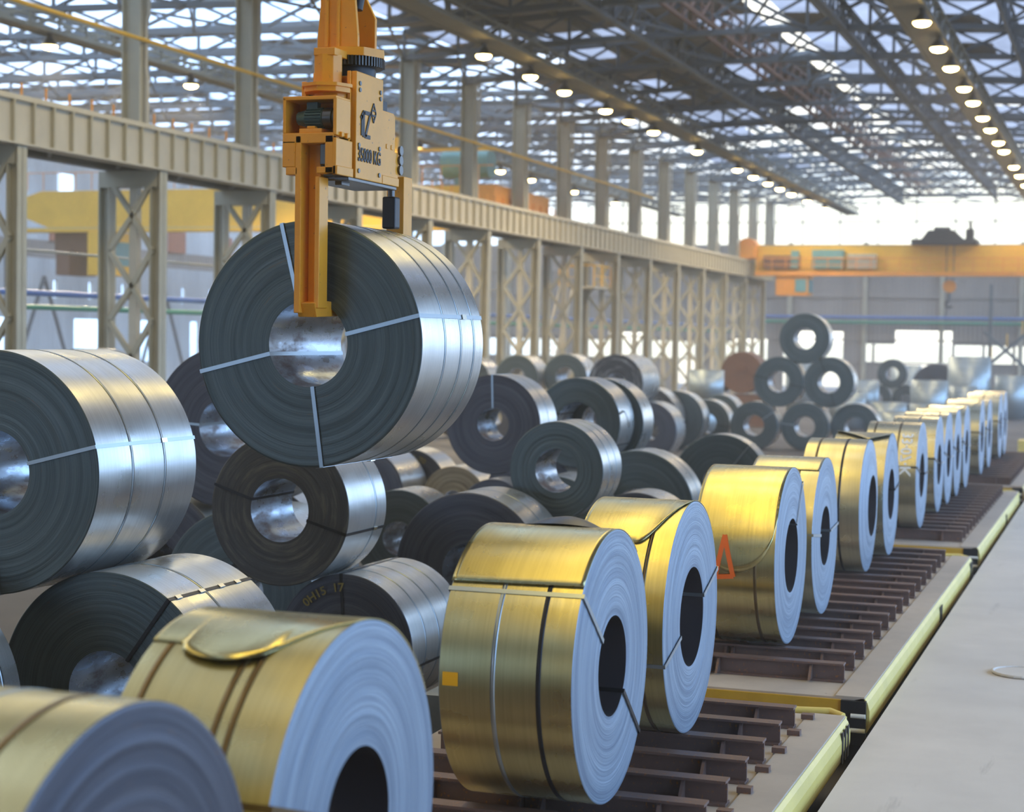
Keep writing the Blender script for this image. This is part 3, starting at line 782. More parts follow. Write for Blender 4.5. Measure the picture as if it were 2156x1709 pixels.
J2 = coil(-15.6, 33.0, 2.45, .80, .9, 'upper coil peeping out under the right edge of the hanging coil', seed=24)
KS = coil(-11.05, 32.9, .95, .95, 1.3, 'floor coil in shadow carrying the coil with the hanging sheet tail', face='face_dark', seed=25)
JS = coil(-9.35, 29.2, .86, .86, 1.2, 'floor coil seen through the bore of the thin wide-bored coil', seed=26, eyes=((200, 'band_dark'),))
M1 = coil(-20.93, 66.4, 2.57, .9, 1.4, 'rear upper coil with a white gap of light in its bore', seed=27, seg=64, rings=10, hole=.42)
M2 = coil(-22.75, 65.8, 2.50, .9, 1.4, 'rear upper coil left of the one with light in its bore', seed=28, seg=64, rings=10, hole=.4)
M3 = coil(-24.9, 66.1, 2.37, .9, 1.4, 'rear upper coil just right of the hanging coil, with a slanting strap', seed=29, seg=64, rings=10, eyes=((60, 'band_dark'),))
SUPN = ['rear upper coil with light in its bore', 'gap between the two rear upper coils', 'rear strapped coil, right side', 'rear strapped coil, left side', 'wide mottled rear coil, right side', 'wide mottled rear coil, left side', 'coil peeping out under the hanging one, right side', 'coil peeping out under the hanging one, left side', 'half hidden coil left of the hanging one']
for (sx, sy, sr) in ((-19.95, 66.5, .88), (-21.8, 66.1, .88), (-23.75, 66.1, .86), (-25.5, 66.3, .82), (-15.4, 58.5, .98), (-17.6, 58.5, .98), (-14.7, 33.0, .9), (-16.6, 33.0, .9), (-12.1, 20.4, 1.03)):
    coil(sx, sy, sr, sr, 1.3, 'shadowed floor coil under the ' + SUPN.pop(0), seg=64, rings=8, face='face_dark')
N_ = coil(-16.5, 58.1, 2.60, .975, 2.3, 'wide rear coil with a mottled grey face and pale top', face='face_mottled', seed=30, bands=(.4, .6, .8), seg=80, rings=12)
O_ = coil(-16.7, 63.1, 1.17, 1.17, 1.2, 'coil with black and white mottled face right of the strapped upper coils', face='face_mottled', seed=31, seg=80, rings=12)
O2 = coil(-15.95, 64.5, 1.1, 1.08, 1.0, 'pale coil peeping out right behind the black and white mottled one', seed=32, seg=80, rings=12)
py = 'pyramid stack of dark coils'
for a in ((-15.2, 66.4, .91, .91, 'leftmost coil in the bottom row of the pyramid stack', ((98, 'band_dark'),)), (-13.26, 65.9, .91, .91, 'second coil from the left in the bottom row of the pyramid stack', (54,)),
          (-11.42, 66.4, .905, .905, 'third coil from the left in the bottom row of the pyramid stack', (-84,)), (-9.6, 66.8, .905, .905, 'rightmost coil in the bottom row of the pyramid stack', ((160, 'band_dark'),)),
          (-12.45, 66.4, 2.57, .95, 'left coil in the middle row of the pyramid stack', ((-76, 'band_dark'), (102, 'band_dark'))), (-10.55, 66.4, 2.59, .95, 'right coil in the middle row of the pyramid stack', ((-22, 'band_dark'), (166, 'band_dark'))),
          (-11.5, 66.4, 4.22, .95, 'single coil on top of the pyramid stack', ())):
    coil(a[0], a[1], a[2], a[3], .95, a[4], eyes=a[5], hole=.43, seg=72, rings=12, group=py)
coil(-16.6, 75.0, .9, .85, 1.3, 'coil with a very wide bore on its own left of the pyramid stack', hole=.66, seg=72, rings=10)
coil(-13.75, 104.3, .84, .82, .9, 'left supporting coil of the small far stack right of the pyramid', seg=48, rings=8, hole=.4)
coil(-12.05, 104.3, .84, .82, .9, 'right supporting coil of the small far stack right of the pyramid', seg=48, rings=8, hole=.4)
coil(-12.9, 104.2, 2.29, .85, .9, 'top coil of the small far stack right of the pyramid', seg=48, rings=8, hole=.45)
coil(-10.6, 106.6, 1.45, 1.45, 1.0, 'large dark coil in front of the bright far doorway', seg=48, rings=8, face='face_dark', hole=.3)
coil(-25.3, 38.9, 2.78, .875, 1.5, 'coil peeping over the big left edge coil in front of the lattice column', seg=96)
coil(-26.4, 38.9, 1.1, 1.1, 1.5, 'left support of the coil peeping over the big left edge coil', seg=64, rings=8)
coil(-24.2, 38.9, 1.1, 1.1, 1.5, 'right support of the coil peeping over the big left edge coil', seg=64, rings=8)

# coils standing on end (eye to the sky)
def upright(X, Y, R, z, H_, lab, mat='wall'):
    mb = MB(); prof = [(R * .38, H_), (R * .38, 0), (R, 0), (R, H_)]
    o = mb.lathe(prof, 56, [1, 1, 0, 1], 'z').obj('upright_coil', [M['wall_up'], 'face']); o.location = (X, Y, z)
    for p in o.data.polygons: p.use_smooth = p.material_index == 0
    tag(o, lab, 'steel coil')
    return o
def m_up():
    s = N('upright_coil_wrap'); v = s.obj(); n1 = s.noise(s.scale(v, (1, 1, 14)), 1.2, 4, .6)
    c = s.mix(s.ramp(n1, ((.3, 0), (.7, 1))), (.30, .36, .38), (.46, .51, .52))
    return s.set(Base_Color=c, Roughness=.42, Metallic=.65)
M['wall_up'] = m_up()
for a in ((-16.8, 71.5, .95, 0, 1.62, 'squat upright coil low between the mottled coil and the pyramid'),
          (-17.9, 78, .8, 1.30, 1.45, 'tall upright coil standing in front of the far columns'),
          (-19.2, 78, .8, 0, 1.3, 'upright coil below the tall upright one'),
          (-13.9, 99, .95, 0, 2.0, 'upright coil right behind the pyramid stack'), (-16.9, 97.5, .9, 0, 2.9, 'upright coil between the pyramid and the brown rusty bundle'),
          (-9.6, 93.0, .95, 0, 2.2, 'upright coil directly left of the rail car coils, tall and pale'), (-8.0, 94.4, .72, 0, 1.9, 'smaller upright coil right of the tall pale one'),
          (-8.2, 100, 1.15, 0, 3.4, 'tallest upright coil in front of the far doorway'), (-6.0, 101, .9, 0, 2.4, 'upright coil right of the tallest upright one'),
          (-6.3, 110, .9, 0, 2.1, 'farthest upright coil right of the far doorway'), (-10.6, 84.5, .85, 0, 1.3, 'low upright coil right of the pyramid stack'),
          (-12.45, 84.0, .85, 0, 1.75, 'low upright coil half hidden by the pyramid stack'), (-9.0, 86.5, .85, 0, 1.2, 'low upright coil behind the gold rail car coils'),
          (-9.35, 78.5, .85, 0, 1.1, 'low upright coil nearest the gold rail car coils'), (-13.0, 112, .95, 0, 2.7, 'upright coil left of the far doorway'),
          (-37.5, 62, .85, 0, 2.6, 'upright coil pair left of the hanging coil, nearer one'), (-39.5, 62, .85, 0, 2.2, 'upright coil left of the hanging coil behind the column'),
          (-41.7, 58, .9, 0, 2.4, 'upright coil beneath the white window in the neighbouring bay'), (-39.0, 52.5, .9, 0, 2.2, 'upright coil behind the coil that peeps over the left edge coil'),
          (-35, 98, .9, 0, 2.3, 'upright coil in the neighbouring bay beyond the middle columns')):
    upright(*a)
rb = MB()
for i in range(40):
    a = rnd.uniform(0, PI); y = rnd.uniform(-.8, .8); R_ = 1.45 - rnd.uniform(0, .5)
    rb.bar((R_ * math.cos(a), y, abs(R_ * math.sin(a))), (R_ * .9 * math.cos(a + .6), y + .1, abs(R_ * .9 * math.sin(a + .6)) + .05), .3, .22)
rb.tube((0, -.8, 1.0), (0, .8, 1.0), 1.0, 20)
rb = rb.obj('rusty_bundle', 'rust_heap'); rb.location = (-17.4, 84, 1.56); tag(rb, 'brown rusty bundle of scrap strip among the upright coils', 'scrap bundle')
st_ = empty('steel_stair', (-7.2, 137, 0)); tag(st_, 'dark steel stair with yellow posts against the far end wall at the right edge', 'stair')
q = MB()
for yy in (-.5, .5): q.bar((-3.0, yy, 2.2), (2.6, yy, 7.2), .22); q.bar((-3.0, yy, 5.0), (1.6, yy, 1.0), .2)
for i in range(20): q.box(-3 + i * .28, -2.75 + i * .28, -.5, .5, 2.25 + i * .25, 2.29 + i * .25)
q.bar((-2.6, .5, 0), (-2.6, .5, 8.6), .25); q.bar((1.8, .5, 0), (1.8, .5, 8.6), .25)
q.obj('stair_flight', 'roofsteel', st_)
q = MB()
for i in range(5): q.tube((-2.4 + i * 1.1, -.5, 2.8 + i * .98), (-2.4 + i * 1.1, -.5, 3.9 + i * .98), .06, 6)
q.obj('handrail_posts', 'yellow_far', st_)
sup = MB().box(-1.3, 1.3, -.9, .9, 0, 1.5).obj('rusty_bin', 'rust_heap'); sup.location = (-17.4, 84, 0); tag(sup, 'rust-brown bin under the bundle of scrap strip', 'bin')

# ---- coils on the transfer cars (axis across the hall)
XF_ = -3.33; RC = .95; ZC = 1.86
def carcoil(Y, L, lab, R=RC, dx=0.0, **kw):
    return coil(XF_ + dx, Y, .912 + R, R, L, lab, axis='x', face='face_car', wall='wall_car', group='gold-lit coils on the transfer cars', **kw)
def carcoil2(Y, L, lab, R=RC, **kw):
    return coil(XF_, Y, .912 + R, R, L, lab, axis='x', face='face_car', wall='wall_pale_lamp_tint', group='gold-lit coils on the transfer cars', **kw)
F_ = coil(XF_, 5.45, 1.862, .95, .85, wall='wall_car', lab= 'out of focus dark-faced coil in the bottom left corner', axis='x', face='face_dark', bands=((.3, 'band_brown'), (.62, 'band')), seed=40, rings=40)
C0 = carcoil(7.47, .86, 'big foreground gold coil with a dented sheet tongue on top', bands=((.88, 'band_brown'), (.40, 'band_brown'), (.31, 'band_brown')), eyes=((-72, 'band_brown'),), seals=(.33,), seed=41, rings=48, seg=176, hole=.38)
def e0(y):
    if y < .24: return -2 - 24 * y / .24
    if y < .70: return -25 - 7.5 * math.sqrt(max(0, 1 - ((y - .47) / .23) ** 2))
    return -25
tail(C0, .95, .86, 60, e0, lift=lambda y: .001 + .03 * max(0, (-e0(y) - 25) / 7.5), ny=60)
C1 = carcoil(11.78, .93, 'gold coil with a small yellow label and a straight sheet edge across it', bands=((.59, 'band'), (.25, 'band_dark')), eyes=((-52, 'band'), (130, 'band_dark')), seed=42, rings=46, seg=176, hole=.37)
tail(C1, .95, .93, 40, lambda y: -48 - 1.0 * y, lift=.012)
lb = MB()
for i in range(5):
    pass
def on_wall(R, th, y, e=.003):
    a = math.radians(th); return Vector(((R + e) * math.sin(a), y, (R + e) * math.cos(a)))
def patch(o, R, th0, th1, y0, y1, mat, name, lab=None, e=.004, n=6):
    vs = []; fs = []
    for i in range(n + 1):
        for y in (y0, y1):
            vs.append(on_wall(R, th0 + (th1 - th0) * i / n, y, e))
    for i in range(n): fs.append((2 * i, 2 * i + 1, 2 * i + 3, 2 * i + 2))
    return MB().add(vs, fs, 0, True).obj(name, mat, o)
lbp = patch(C1, .95, -92, -86.5, .79, .90, 'label', 'paper_label'); lbp['label'] = 'small plain yellow-orange label'
# buckled inner lap showing behind the top of coil 1
vs = []; fs = []
for j in range(19):
    y = .15 + .55 * j / 18; hgt = .085 * math.sin(PI * j / 18)
    for i in range(9):
        a = math.radians(2 + 34 * i / 8); rr = .95 + .004 + hgt * math.sin(PI * min(1, (i + .5) / 8)); vs.append((rr * math.sin(a), y, rr * math.cos(a)))
for j in range(18):
    for i in range(8): q = j * 9 + i; fs.append((q, q + 1, q + 10, q + 9))
MB().add(vs, fs, 0, True).obj('buckled_lap', 'band_dark', C1)
C2 = carcoil(14.15, .78, 'gold coil with a curved sheet end directly behind the labelled one', bands=((.88, 'band_brown'), (.56, 'band_brown'), (.24, 'band_brown')), eyes=(72, -106), seed=43, rings=40, seg=144, hole=.43)
def e2(y):
    f = min(1, y / .30); return -6 - 40 * math.sin(f * PI / 2) + (6 * (y - .3) if y > .3 else 0)
tail(C2, .95, .78, 60, e2, lift=.01)
C3 = carcoil(18.72, .86, 'gold coil sprayed with an orange triangle', R=.94, bands=((.80, 'band_brown'), (.24, 'band_brown')), eyes=((38, 'band'),), seed=44, rings=36, hole=.42)
def e3(y):
    f = min(1, abs(y - .42) / .42); return -60 - 36 * math.sqrt(max(0, 1 - f * f))
tail(C3, .94, .86, 30, e3, lift=.004)
def tri(th, y): return on_wall(.94, th, y, .012)
A_, B_, D3 = (-73, .53), (-99, .615), (-98, .43)
mb = MB()
def stroke(o, R, pts, w, mat, name, e=.012):
    mb = MB()
    for (t0, y0), (t1, y1) in zip(pts, pts[1:]):
        n = 8; d = Vector(((t1 - t0) * PI / 180 * R, y1 - y0)); d.normalize(); nx = Vector((-d.y, d.x)) * w / 2
        vs = []; fs = []
        for i in range(n + 1):
            f = -.02 + 1.04 * i / n
            for s_ in (-1, 1):
                vs.append(on_wall(R, t0 + (t1 - t0) * f + s_ * nx.x / R * 180 / PI, y0 + (y1 - y0) * f + s_ * nx.y, e))
        for i in range(n): fs.append((2 * i, 2 * i + 1, 2 * i + 3, 2 * i + 2))
        mb.add(vs, fs, 0, True)
    return mb.obj(name, mat, o)
stroke(C3, .94, (A_, B_, D3, A_), .05, 'orange_paint', 'triangle_mark')['label'] = 'orange spray-painted triangle'
C4 = carcoil2(20.95, .80, 'gold coil with a strap through its bore, fourth from the labelled one', R=.925, bands=((.8, 'band_brown'), (.30, 'band_brown')), eyes=(86, -84), seed=45, rings=30, hole=.38)
tail(C4, .925, .8, 40, lambda y: -30, lift=.004, mat='wall_pale_lamp_tint')
C5 = carcoil2(25.05, .88, 'coil turning from gold to blue with a coned inner face', R=.93, bands=((.8, 'band_brown'), (.38, 'band_dark')), seed=46, rings=30, hole=.46, cone=-.05)
C6 = carcoil2(27.15, .82, 'coil with a lifted triangular sheet corner on its top', R=.925, bands=((.5, 'band'),), eyes=((84, 'band_dark'),), seed=47, rings=24, hole=.42)
tail(C6, .925, .82, 40, lambda y: -6 - 22 * (1 - abs(y - .3) / .6), lift=.035, mat='wall_pale_lamp_tint')
C7 = carcoil2(31.4, .90, 'coil with large white chalk figures scrawled down its side', R=.92, bands=((.85, 'band_brown'), (.38, 'band_brown')), eyes=((-78, 'band_dark'), (90, 'band_dark')), seed=48, rings=24, hole=.42)
def on7(x, y): return on_wall(.92, -34 - x / .92 * 180 / PI, .42 - y, .006)
chalk(C7, '33·07·K', .26, lambda x, y: on_wall(.92, -36 - x / .92 * 180 / PI, .10 + y, .008))
carrow = ((34.4, .84, .915, ((.42, 'seal'),), 'ninth'), (36.3, .86, .92, ((.2, 'seal'),), 'tenth'), (38.3, .86, .92, (), 'eleventh'), (40.5, .88, .92, ((.5, 'band_brown'),), 'twelfth'),
          (44.9, .88, .92, ((.55, 'band_dark'),), 'thirteenth'), (47.4, .84, .90, (), 'fourteenth'), (51.6, .9, .92, ((.5, 'band_brown'),), 'fifteenth'), (53.6, .9, .92, ((.6, 'band_brown'),), 'last and farthest'))
looks = ('coil with a line of bright seals just behind the chalk-marked coil', 'narrow coil showing between the seal-lined coil and a greenish one', 'greenish gold coil in the middle of the third rail car', 'last coil on the third rail car, with a folded sheet corner',
         'first coil on the farthest rail car, with a curved sheet end', 'second coil on the farthest rail car', 'third coil on the farthest rail car', 'last coil at the far end of the row')
for (Y, L, R, b, _), lk in zip(carrow, looks):
    cc = coil(XF_, Y, .912 + R, R, L, lk, axis='x', face='face_car', wall='wall_pale_lamp_tint', group='gold-lit coils on the transfer cars', bands=b, eyes=((-80, 'band_dark'), (90, 'band')), seg=80, rings=14, hole=.42)
    if Y in (40.5, 44.9): tail(cc, R, L, 40, lambda y: -4 - 46 * math.sin(min(1, y / .4) * PI / 2), lift=.006, ny=12, nt=12, mat='wall_pale_lamp_tint')
# chalk on the black-faced coil and the yellow-chalked coil
def arc_face(R0, th0): 
    def f(x, y):
        a = math.radians(th0) + x / R0; return Vector(((R0 + y) * math.sin(a), -.016, (R0 + y) * math.cos(a)))
    return f
chalk(G_, '0H15  17', .13, arc_face(.60, -48), 'chalk_y')
chalk(T1, '3 516-70', .16, arc_face(.64, -20), 'chalk_y')
stroke(H, .975, ((176, .05), (172, 1.1)), .01, 'chalk', 'loose_band_end')

# ================================================================== transfer cars
def car(y0, y1, x0, x1, first_rail, nrail, lab, xr=-2.59, block=False):
    e = empty('transfer_car', (0, y0, 0)); tag(e, lab, 'rail car', None)
    Ln = y1 - y0
    MB().box(x0, x1, 0, Ln, .70, .72).obj('deck_plate', 'deck', e)
    MB().box(xr + .03, x1, 0, Ln, .72, .735).obj('side_plate', 'deck', e)
    # side fascia: rounded pale yellow beam
    pts = [(x1 + .005, .715), (x1 - .02, .72), (x1 - .1, .70), (x1 - .1, .36), (x1 - .02, .34), (x1 + .03, .40), (x1 + .05, .5), (x1 + .05, .6), (x1 + .03, .68)]
    MB().prism(pts, 'y', .0, Ln).obj('side_fascia', 'cream', e)
    MB().box(x0 + .02, x1 - .22, -.03, .02, .33, .70).obj('end_beam', 'car_yellow', e)
    b = MB().box(x1 - .22, x1 + .02, -.05, .02, .28, .70).obj('bumper_panel', 'black', e)
    MB().tube((x1 - .12, -.06, .56), (x1 + .02, -.06, .56), .022, 8).tube((x1 - .12, -.06, .42), (x1 + .02, -.06, .42), .022, 8).obj('white_bracket', 'whitepaint', b)
    MB().box(x0 + .02, x1 - .1, Ln - .04, Ln, .33, .66).obj('end_beam', 'car_yellow', e)
    MB().box(x0 + .2, x1 - .3, .1, Ln - .1, .2, .66).obj('chassis', 'black', e)
    for yy in (Ln * .12, Ln * .3, Ln * .7, Ln * .88):
        MB().tube((x0 + .25, yy, .27), (x0 + .4, yy, .27), .25, 20).tube((x1 - .5, yy, .27), (x1 - .35, yy, .27), .25, 20).obj('wheel_pair', 'gunmetal', e)
    h = MB()
    for i in range(4): h.box(x1 + .048, x1 + .056, Ln * .56 + i * .09, Ln * .56 + i * .09 + .045, .46, .66)
    h.obj('hazard_plate', 'black', e)
    # hazard stripes near the far end
    h = MB()
    for i in range(3): h.box(x1 + .045, x1 + .055, Ln - .5 + i * .16, Ln - .42 + i * .16, .40, .68)
    h.obj('hazard_stripe', 'black', e)
    # handrail loop at the rear end
    MB().path([(x1 - .55, Ln, .70), (x1 - .55, Ln + .22, .70), (x1 - .18, Ln + .3, .70), (x1 - .05, Ln + .22, .68), (x1 - .05, Ln + .1, .4)], .035, 8).obj('handle_loop', 'cream', e)
    # bearer rails
    rp = None
    for i in range(nrail):
        if rp is None:
            xl = x0 + .32
            q = MB(); q.box(xl, xr, -.075, .075, .17, .19, 0); q.box(xl, xr, -.012, .012, .02, .17, 0); q.box(xl, xr, -.075, .075, 0, .02, 0)
            rp = q.obj('bearer_rail', 'rail', e)
            g = MB()
            for gx in (xr - .33, xr - 1.35, xl + .5, xl + 1.35):
                if gx > xr - .2: continue
                g.prism([(-.012, .02), (-.012, .165), (-.045, .165), (-.17, .02)], 'x', gx - .012, gx + .012)
            gs = g.obj('gusset', 'rail', rp); kid(gs, rp)
            if block:
                bl = MB().box(xr - .42, xr - .34, -.22, -.13, .0, .06).obj('stop_block', 'rail', rp); kid(bl, rp)
            o = rp
        else:
            o = copy_tree(rp, e)
        o.location = (0, first_rail + .695 * i - y0, .722)
    if block:
        bk = MB()
        for i in range(nrail): pass
        p0 = None
        for i in range(nrail):
            if p0 is None: p0 = MB().box(xr + .0, xr + .11, -.045, .045, .735, .78).obj('edge_block', 'rail', e); o = p0
            else: o = p0.copy(); C.objects.link(o)
            o.location.y = first_rail + .36 + .695 * i - y0
    return e
car(3.9, 16.1, -5.55, -2.34, 4.35, 17, 'nearest rail transfer car with a cream yellow side and dark bearer rails', xr=-2.69, block=True)
car(17.0, 29.0, -5.55, -2.29, 17.77, 16, 'second rail transfer car, carrying the triangle-marked coil', xr=-2.60)
car(30.4, 42.4, -5.55, -2.29, 31.2, 16, 'third rail transfer car, carrying the chalk-marked coil', xr=-2.60)
car(43.7, 55.5, -5.55, -2.29, 44.4, 16, 'farthest rail transfer car at the end of the row', xr=-2.60)
# track rails under the cars
t = MB()
tag(MB().box(-5.25, -5.17, 0, 70, 0, .02).box(-2.78, -2.70, 0, 70, 0, .02).obj('car_track', 'gunmetal'), 'pair of steel track rails under the transfer cars', 'track')
q = MB().box(-6.45, -5.72, 15.95, 58, 0, .62).obj('kerb_block', 'kerb'); q.location.x = .0; tag(q, 'grey steel-plated kerb between the coil pile and the rail cars', 'kerb')
q = MB().box(-.25, .25, -.4, .4, 0, .7).obj('yellow_box', 'cream'); q.location = (-1.8, 43.6, .55); tag(q, 'olive yellow box on the walkway beyond the third rail car', 'box')
q = MB().box(-.6, .6, -.5, .5, 0, .8).obj('yellow_crate', 'cream'); q.location = (-2.9, 64, 0.0); tag(q, 'pale yellow crate on the floor beyond the last rail car', 'crate')
q = MB(); n = 28
for i in range(n):
    a, b = 2 * PI * i / n, 2 * PI * (i + 1) / n
    q.tube((.32 * math.cos(a), .32 * math.sin(a), .02), (.32 * math.cos(b), .32 * math.sin(b), .02), .018, 6)
q.tube((0, 0, .0), (0, 0, .02), .31, 28)
q = q.obj('manhole_cover', 'pave'); q.location = (-.98, 19.9, .55); tag(q, 'round pale cover ring on the walkway at the right edge', 'cover')

# ================================================================== lifting tong
def tong():
    e = empty('lifting_tong', (-5.95, 13.0, 4.2)); tag(e, 'yellow coil lifting tong marked 35000 KG gripping the hanging coil', 'lifting tong')
    ox, oy, oz = -5.95, 13.0, 4.2
    def P(mb, nm, mat, bev=.006, par=e):
        mb.v = [(a - ox, b - oy, c - oz) for a, b, c in mb.v]; return mb.obj(nm, mat, par, bevel=bev)
    # front leg: channel section with a foot that enters the bore
    q = MB(); q.box(-6.08, -6.03, 12.30, 12.50, 4.30, 5.66); q.box(-6.03, -5.93, 12.44, 12.50, 4.30, 5.64); q.box(-5.93, -5.89, 12.34, 12.50, 4.34, 5.35)
    P(q, 'front_leg', 'yellow')
    q = MB(); q.prism([(12.32, 4.38), (12.36, 4.27), (12.95, 4.29), (12.95, 4.385), (12.50, 4.40)], 'x', -6.07, -5.91); P(q, 'front_foot', 'yellow')
    # rear leg
    q = MB(); q.box(-6.06, -5.90, 14.03, 14.22, 4.30, 5.5); P(q, 'rear_leg', 'yellow')
    q = MB(); q.prism([(14.2, 4.38), (14.15, 4.27), (13.5, 4.29), (13.5, 4.385), (14.0, 4.40)], 'x', -6.07, -5.91); P(q, 'rear_foot', 'yellow')
    q = MB(); q.box(-5.99, -5.87, 13.77, 13.89, 5.04, 5.31); P(q, 'rubber_buffer', 'black', .015)
    q = MB(); q.tube((-5.93, 13.83, 5.3), (-5.93, 13.83, 5.5), .03, 10); P(q, 'buffer_rod', 'gunmetal', 0)
    # slide beams (C channel seen end on)
    q = MB(); q.box(-6.19, -5.76, 12.30, 12.36, 5.60, 5.68)
    q.box(-6.19, -6.08, 12.30, 12.42, 5.42, 5.62); q.box(-6.16, -6.06, 12.30, 12.40, 5.36, 5.42)
    q.box(-5.83, -5.76, 12.30, 12.58, 5.37, 5.66); q.box(-5.90, -5.76, 12.30, 12.40, 5.37, 5.42)
    q.box(-6.19, -5.76, 12.4, 13.5, 5.60, 5.66)
    P(q, 'slide_frame', 'yellow')
    q = MB(); q.box(-5.90, -5.83, 12.36, 12.42, 5.44, 5.60); P(q, 'slide_roller', 'gunmetal')
    q = MB(); q.box(-6.06, -5.90, 12.45, 13.9, 5.40, 5.58); P(q, 'slide_beam', 'black')
    q = MB(); q.box(-5.765, -5.735, 12.30, 12.60, 5.36, 5.64); q.box(-5.765, -5.725, 12.30, 12.60, 5.36, 5.43); P(q, 'slide_side_plate', 'yellow')
    # motor box
    q = MB(); q.box(-6.19, -6.165, 12.30, 12.56, 5.68, 5.95); q.box(-6.19, -5.74, 12.30, 12.56, 5.93, 5.96); q.box(-5.765, -5.735, 12.30, 12.56, 5.66, 5.945); q.box(-6.19, -5.75, 12.54, 12.56, 5.68, 5.95)
    P(q, 'motor_box', 'yellow')
    q = MB(); q.tube((-6.03, 12.40, 5.80), (-5.88, 12.40, 5.80), .068, 24)
    for i in range(20):
        a = 2 * PI * i / 20; c, s_ = math.cos(a), math.sin(a)
        q.bar((-6.02, 12.40 + .072 * c, 5.80 + .072 * s_), (-5.89, 12.40 + .072 * c, 5.80 + .072 * s_), .008, .018, up=(0, c, s_))
    q.tube((-6.10, 12.40, 5.80), (-6.03, 12.40, 5.80), .05, 24, 0, .066); q.box(-6.02, -5.93, 12.37, 12.43, 5.86, 5.92)
    mo = P(q, 'motor', 'green_dark', 0)
    q = MB(); q.tube((-5.87, 12.40, 5.80), (-5.80, 12.40, 5.80), .078, 24); q.tube((-5.80, 12.40, 5.80), (-5.775, 12.40, 5.80), .06, 20); P(q, 'motor_flange', 'gunmetal', 0)
    q = MB(); q.box(-6.06, -5.87, 12.32, 12.48, 5.68, 5.715); q.box(-6.0, -5.93, 12.33, 12.47, 5.715, 5.735); P(q, 'motor_mount', 'yellow')
    # main side plates
    q = MB(); q.prism([(12.62, 5.36), (12.62, 6.19), (13.14, 6.19), (13.14, 5.36)], 'x', -5.76, -5.715); q.box(-5.79, -5.76, 12.60, 12.66, 5.36, 6.19)
    mp = P(q, 'side_plate', 'yellow')
    q = MB(); q.prism([(13.14, 5.36), (13.14, 5.95), (13.38, 5.95), (13.41, 5.92), (13.41, 5.64), (13.48, 5.64), (13.48, 5.36)], 'x', -5.76, -5.722); q.box(-5.722, -5.712, 13.14, 13.48, 5.36, 5.43); P(q, 'side_plate', 'yellow')
    q = MB(); q.box(-6.19, -6.15, 12.62, 13.45, 5.40, 6.12); P(q, 'side_plate', 'yellow')
    q = MB()
    for y, z in ((12.68, 6.10), (12.68, 6.05), (13.08, 6.08), (13.08, 6.03), (12.67, 5.62), (13.07, 5.63), (12.67, 5.42), (13.07, 5.42)):
        q.tube((-5.716, y, z), (-5.706, y, z), .018, 14)
    P(q, 'plate_plugs', 'gunmetal', 0)
    q = MB()
    for y, z in ((12.36, 5.67), (12.46, 5.67), (13.22, 5.67), (13.32, 5.67)): q.box(-5.74, -5.715, y, y + .035, z - .02, z + .02)
    P(q, 'bolt_heads', 'yellow')
    q = MB(); q.box(-6.15, -5.79, 12.66, 13.4, 5.5, 6.05); P(q, 'inner_gearbox', 'black')
    q = MB(); q.box(-6.1, -5.72, 12.50, 13.45, 5.33, 5.36); q.box(-5.86, -5.80, 12.55, 12.7, 5.30, 5.34); P(q, 'bottom_plate', 'gunmetal')
    q = MB()
    for z in (5.66, 5.58, 5.50): q.tube((-5.72, 13.50, z), (-5.70, 13.50, z), .04, 12)
    P(q, 'chain_links', 'gunmetal', 0)
    # turntable and hub
    q = MB(); q.tube((-5.93, 12.62, 5.98), (-5.93, 12.62, 6.01), .14, 8); q.tube((-5.93, 12.55, 6.01), (-5.93, 12.55, 6.05), .19, 8); q.tube((-5.93, 12.55, 6.05), (-5.93, 12.55, 6.075), .21, 8); P(q, 'drive_flange', 'yellow')
    q = MB(); q.tube((-5.95, 12.60, 6.06), (-5.95, 12.60, 6.31), .115, 8, sm=False); P(q, 'slew_drive_housing', 'yellow')
    q = MB(); q.box(-6.10, -6.06, 12.64, 13.2, 5.95, 6.19); q.box(-6.06, -5.80, 12.72, 13.2, 6.02, 6.17); P(q, 'cross_member', 'yellow')
    q = MB(); nT = 60
    poly = []
    for i in range(nT):
        for k, rr in ((0, .245), (.25, .27), (.5, .27), (.75, .245)):
            a = 2 * PI * (i + k) / nT; poly.append((-5.93 + rr * math.cos(a), 12.98 + rr * math.sin(a)))
    q.prism(poly, 'z', 6.26, 6.335); P(q, 'slew_gear_ring', 'gunmetal', 0)
    q = MB(); q.tube((-5.93, 12.98, 6.16), (-5.93, 12.98, 6.27), .2, 28); P(q, 'slew_bearing', 'black', 0)
    q = MB(); q.tube((-5.93, 12.98, 6.335), (-5.93, 12.98, 6.40), .285, 8, sm=False); q.box(-6.03, -5.85, 12.5, 12.85, 6.30, 6.36); P(q, 'top_flange', 'yellow')
    # yoke: two tapered cheek plates, one before the other, with ribs
    q = MB(); q.prism([(-6.125, 6.40), (-5.775, 6.40), (-5.775, 6.48), (-5.84, 7.15), (-6.06, 7.15), (-6.125, 6.48)], 'y', 12.76, 12.80)
    q.box(-6.05, -6.02, 12.73, 12.76, 6.40, 7.05); q.box(-5.95, -5.925, 12.73, 12.76, 6.40, 7.12)
    P(q, 'yoke_cheek', 'yellow')
    q = MB(); q.prism([(-6.11, 6.40), (-5.79, 6.40), (-5.79, 6.68), (-5.88, 6.86), (-5.88, 7.15), (-6.03, 7.15), (-6.11, 6.86)], 'y', 13.13, 13.17)
    P(q, 'yoke_cheek', 'yellow')
    q = MB(); q.box(-6.12, -6.08, 12.80, 13.13, 6.40, 6.95); P(q, 'yoke_web', 'yellow')
    q = MB(); q.tube((-5.95, 12.7, 7.0), (-5.95, 13.25, 7.0), .07, 20); q.tube((-5.86, 12.92, 6.72), (-5.80, 13.0, 7.25), .05, 10); P(q, 'pin', 'black', 0)
    q = MB()
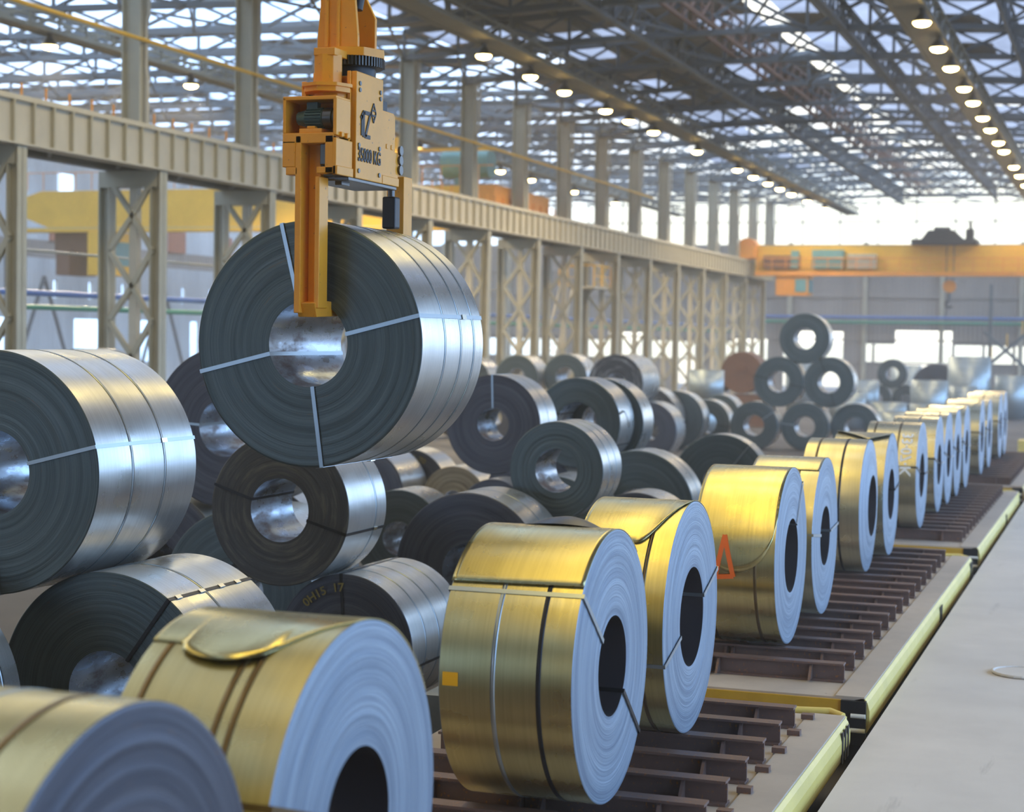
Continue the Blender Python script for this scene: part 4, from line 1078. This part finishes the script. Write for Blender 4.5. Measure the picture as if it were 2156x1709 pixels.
    for dx, dy in ((-.13, -.1), (.13, -.1), (-.13, .1), (.13, .1)): q.tube((-5.93 + dx, 12.98 + dy, 7.0), (-5.93 + dx, 12.98 + dy, 13.6), .014, 8)
    P(q, 'hoist_rope', 'gunmetal', 0)
    # lettering
    me = text_mesh('35000 KG', .115, .005, .002)
    for v in me.vertices: v.co = Vector((-5.715 + v.co.z + .002 - ox, 12.65 + v.co.x * .93 - oy, 5.50 + v.co.y * 1.3 - oz))
    me.materials.append(M['black']); o = bpy.data.objects.new('lettering', me); C.objects.link(o); o.parent = e
    lg = MB()
    pts = [(12.71, 5.84), (12.75, 5.88), (12.75, 5.70)]
    def st(a, b): lg.bar((-5.712, a[0], a[1]), (-5.712, b[0], b[1]), .03, .008, up=(1, 0, 0))
    st((12.70, 5.83), (12.755, 5.89)); st((12.755, 5.90), (12.755, 5.69)); st((12.72, 5.86), (12.72, 5.70))
    st((12.78, 5.885), (12.88, 5.885)); st((12.88, 5.885), (12.79, 5.70)); st((12.78, 5.70), (12.88, 5.70))
    c = (12.945, 5.90)
    for a, b in (((0, .075), (.045, 0)), ((.045, 0), (0, -.075)), ((0, -.075), (-.045, 0)), ((-.045, 0), (0, .075)), ((-.028, .02), (.028, .02)), ((-.028, -.02), (.028, -.02))):
        lg.bar((-5.712, c[0] + a[0], c[1] + a[1]), (-5.712, c[0] + b[0], c[1] + b[1]), .014, .008, up=(1, 0, 0))
    P(lg, 'emblem', 'black', 0)
tong()

# ================================================================== dusty hall air
hz = bpy.data.materials.new('hall_haze'); hz.use_nodes = True; nt = hz.node_tree
nt.nodes.remove(nt.nodes['Principled BSDF']); vs_ = nt.nodes.new('ShaderNodeVolumeScatter')
vs_.inputs['Color'].default_value = (1, .97, .93, 1); vs_.inputs['Density'].default_value = .0021; vs_.inputs['Anisotropy'].default_value = .45
nt.links.new(vs_.outputs[0], nt.nodes['Material Output'].inputs['Volume'])
ho = MB().box(-63.9, 13.7, -31, YB - .5, .02, 16.1).obj('hall_haze', hz); ho['kind'] = 'structure'
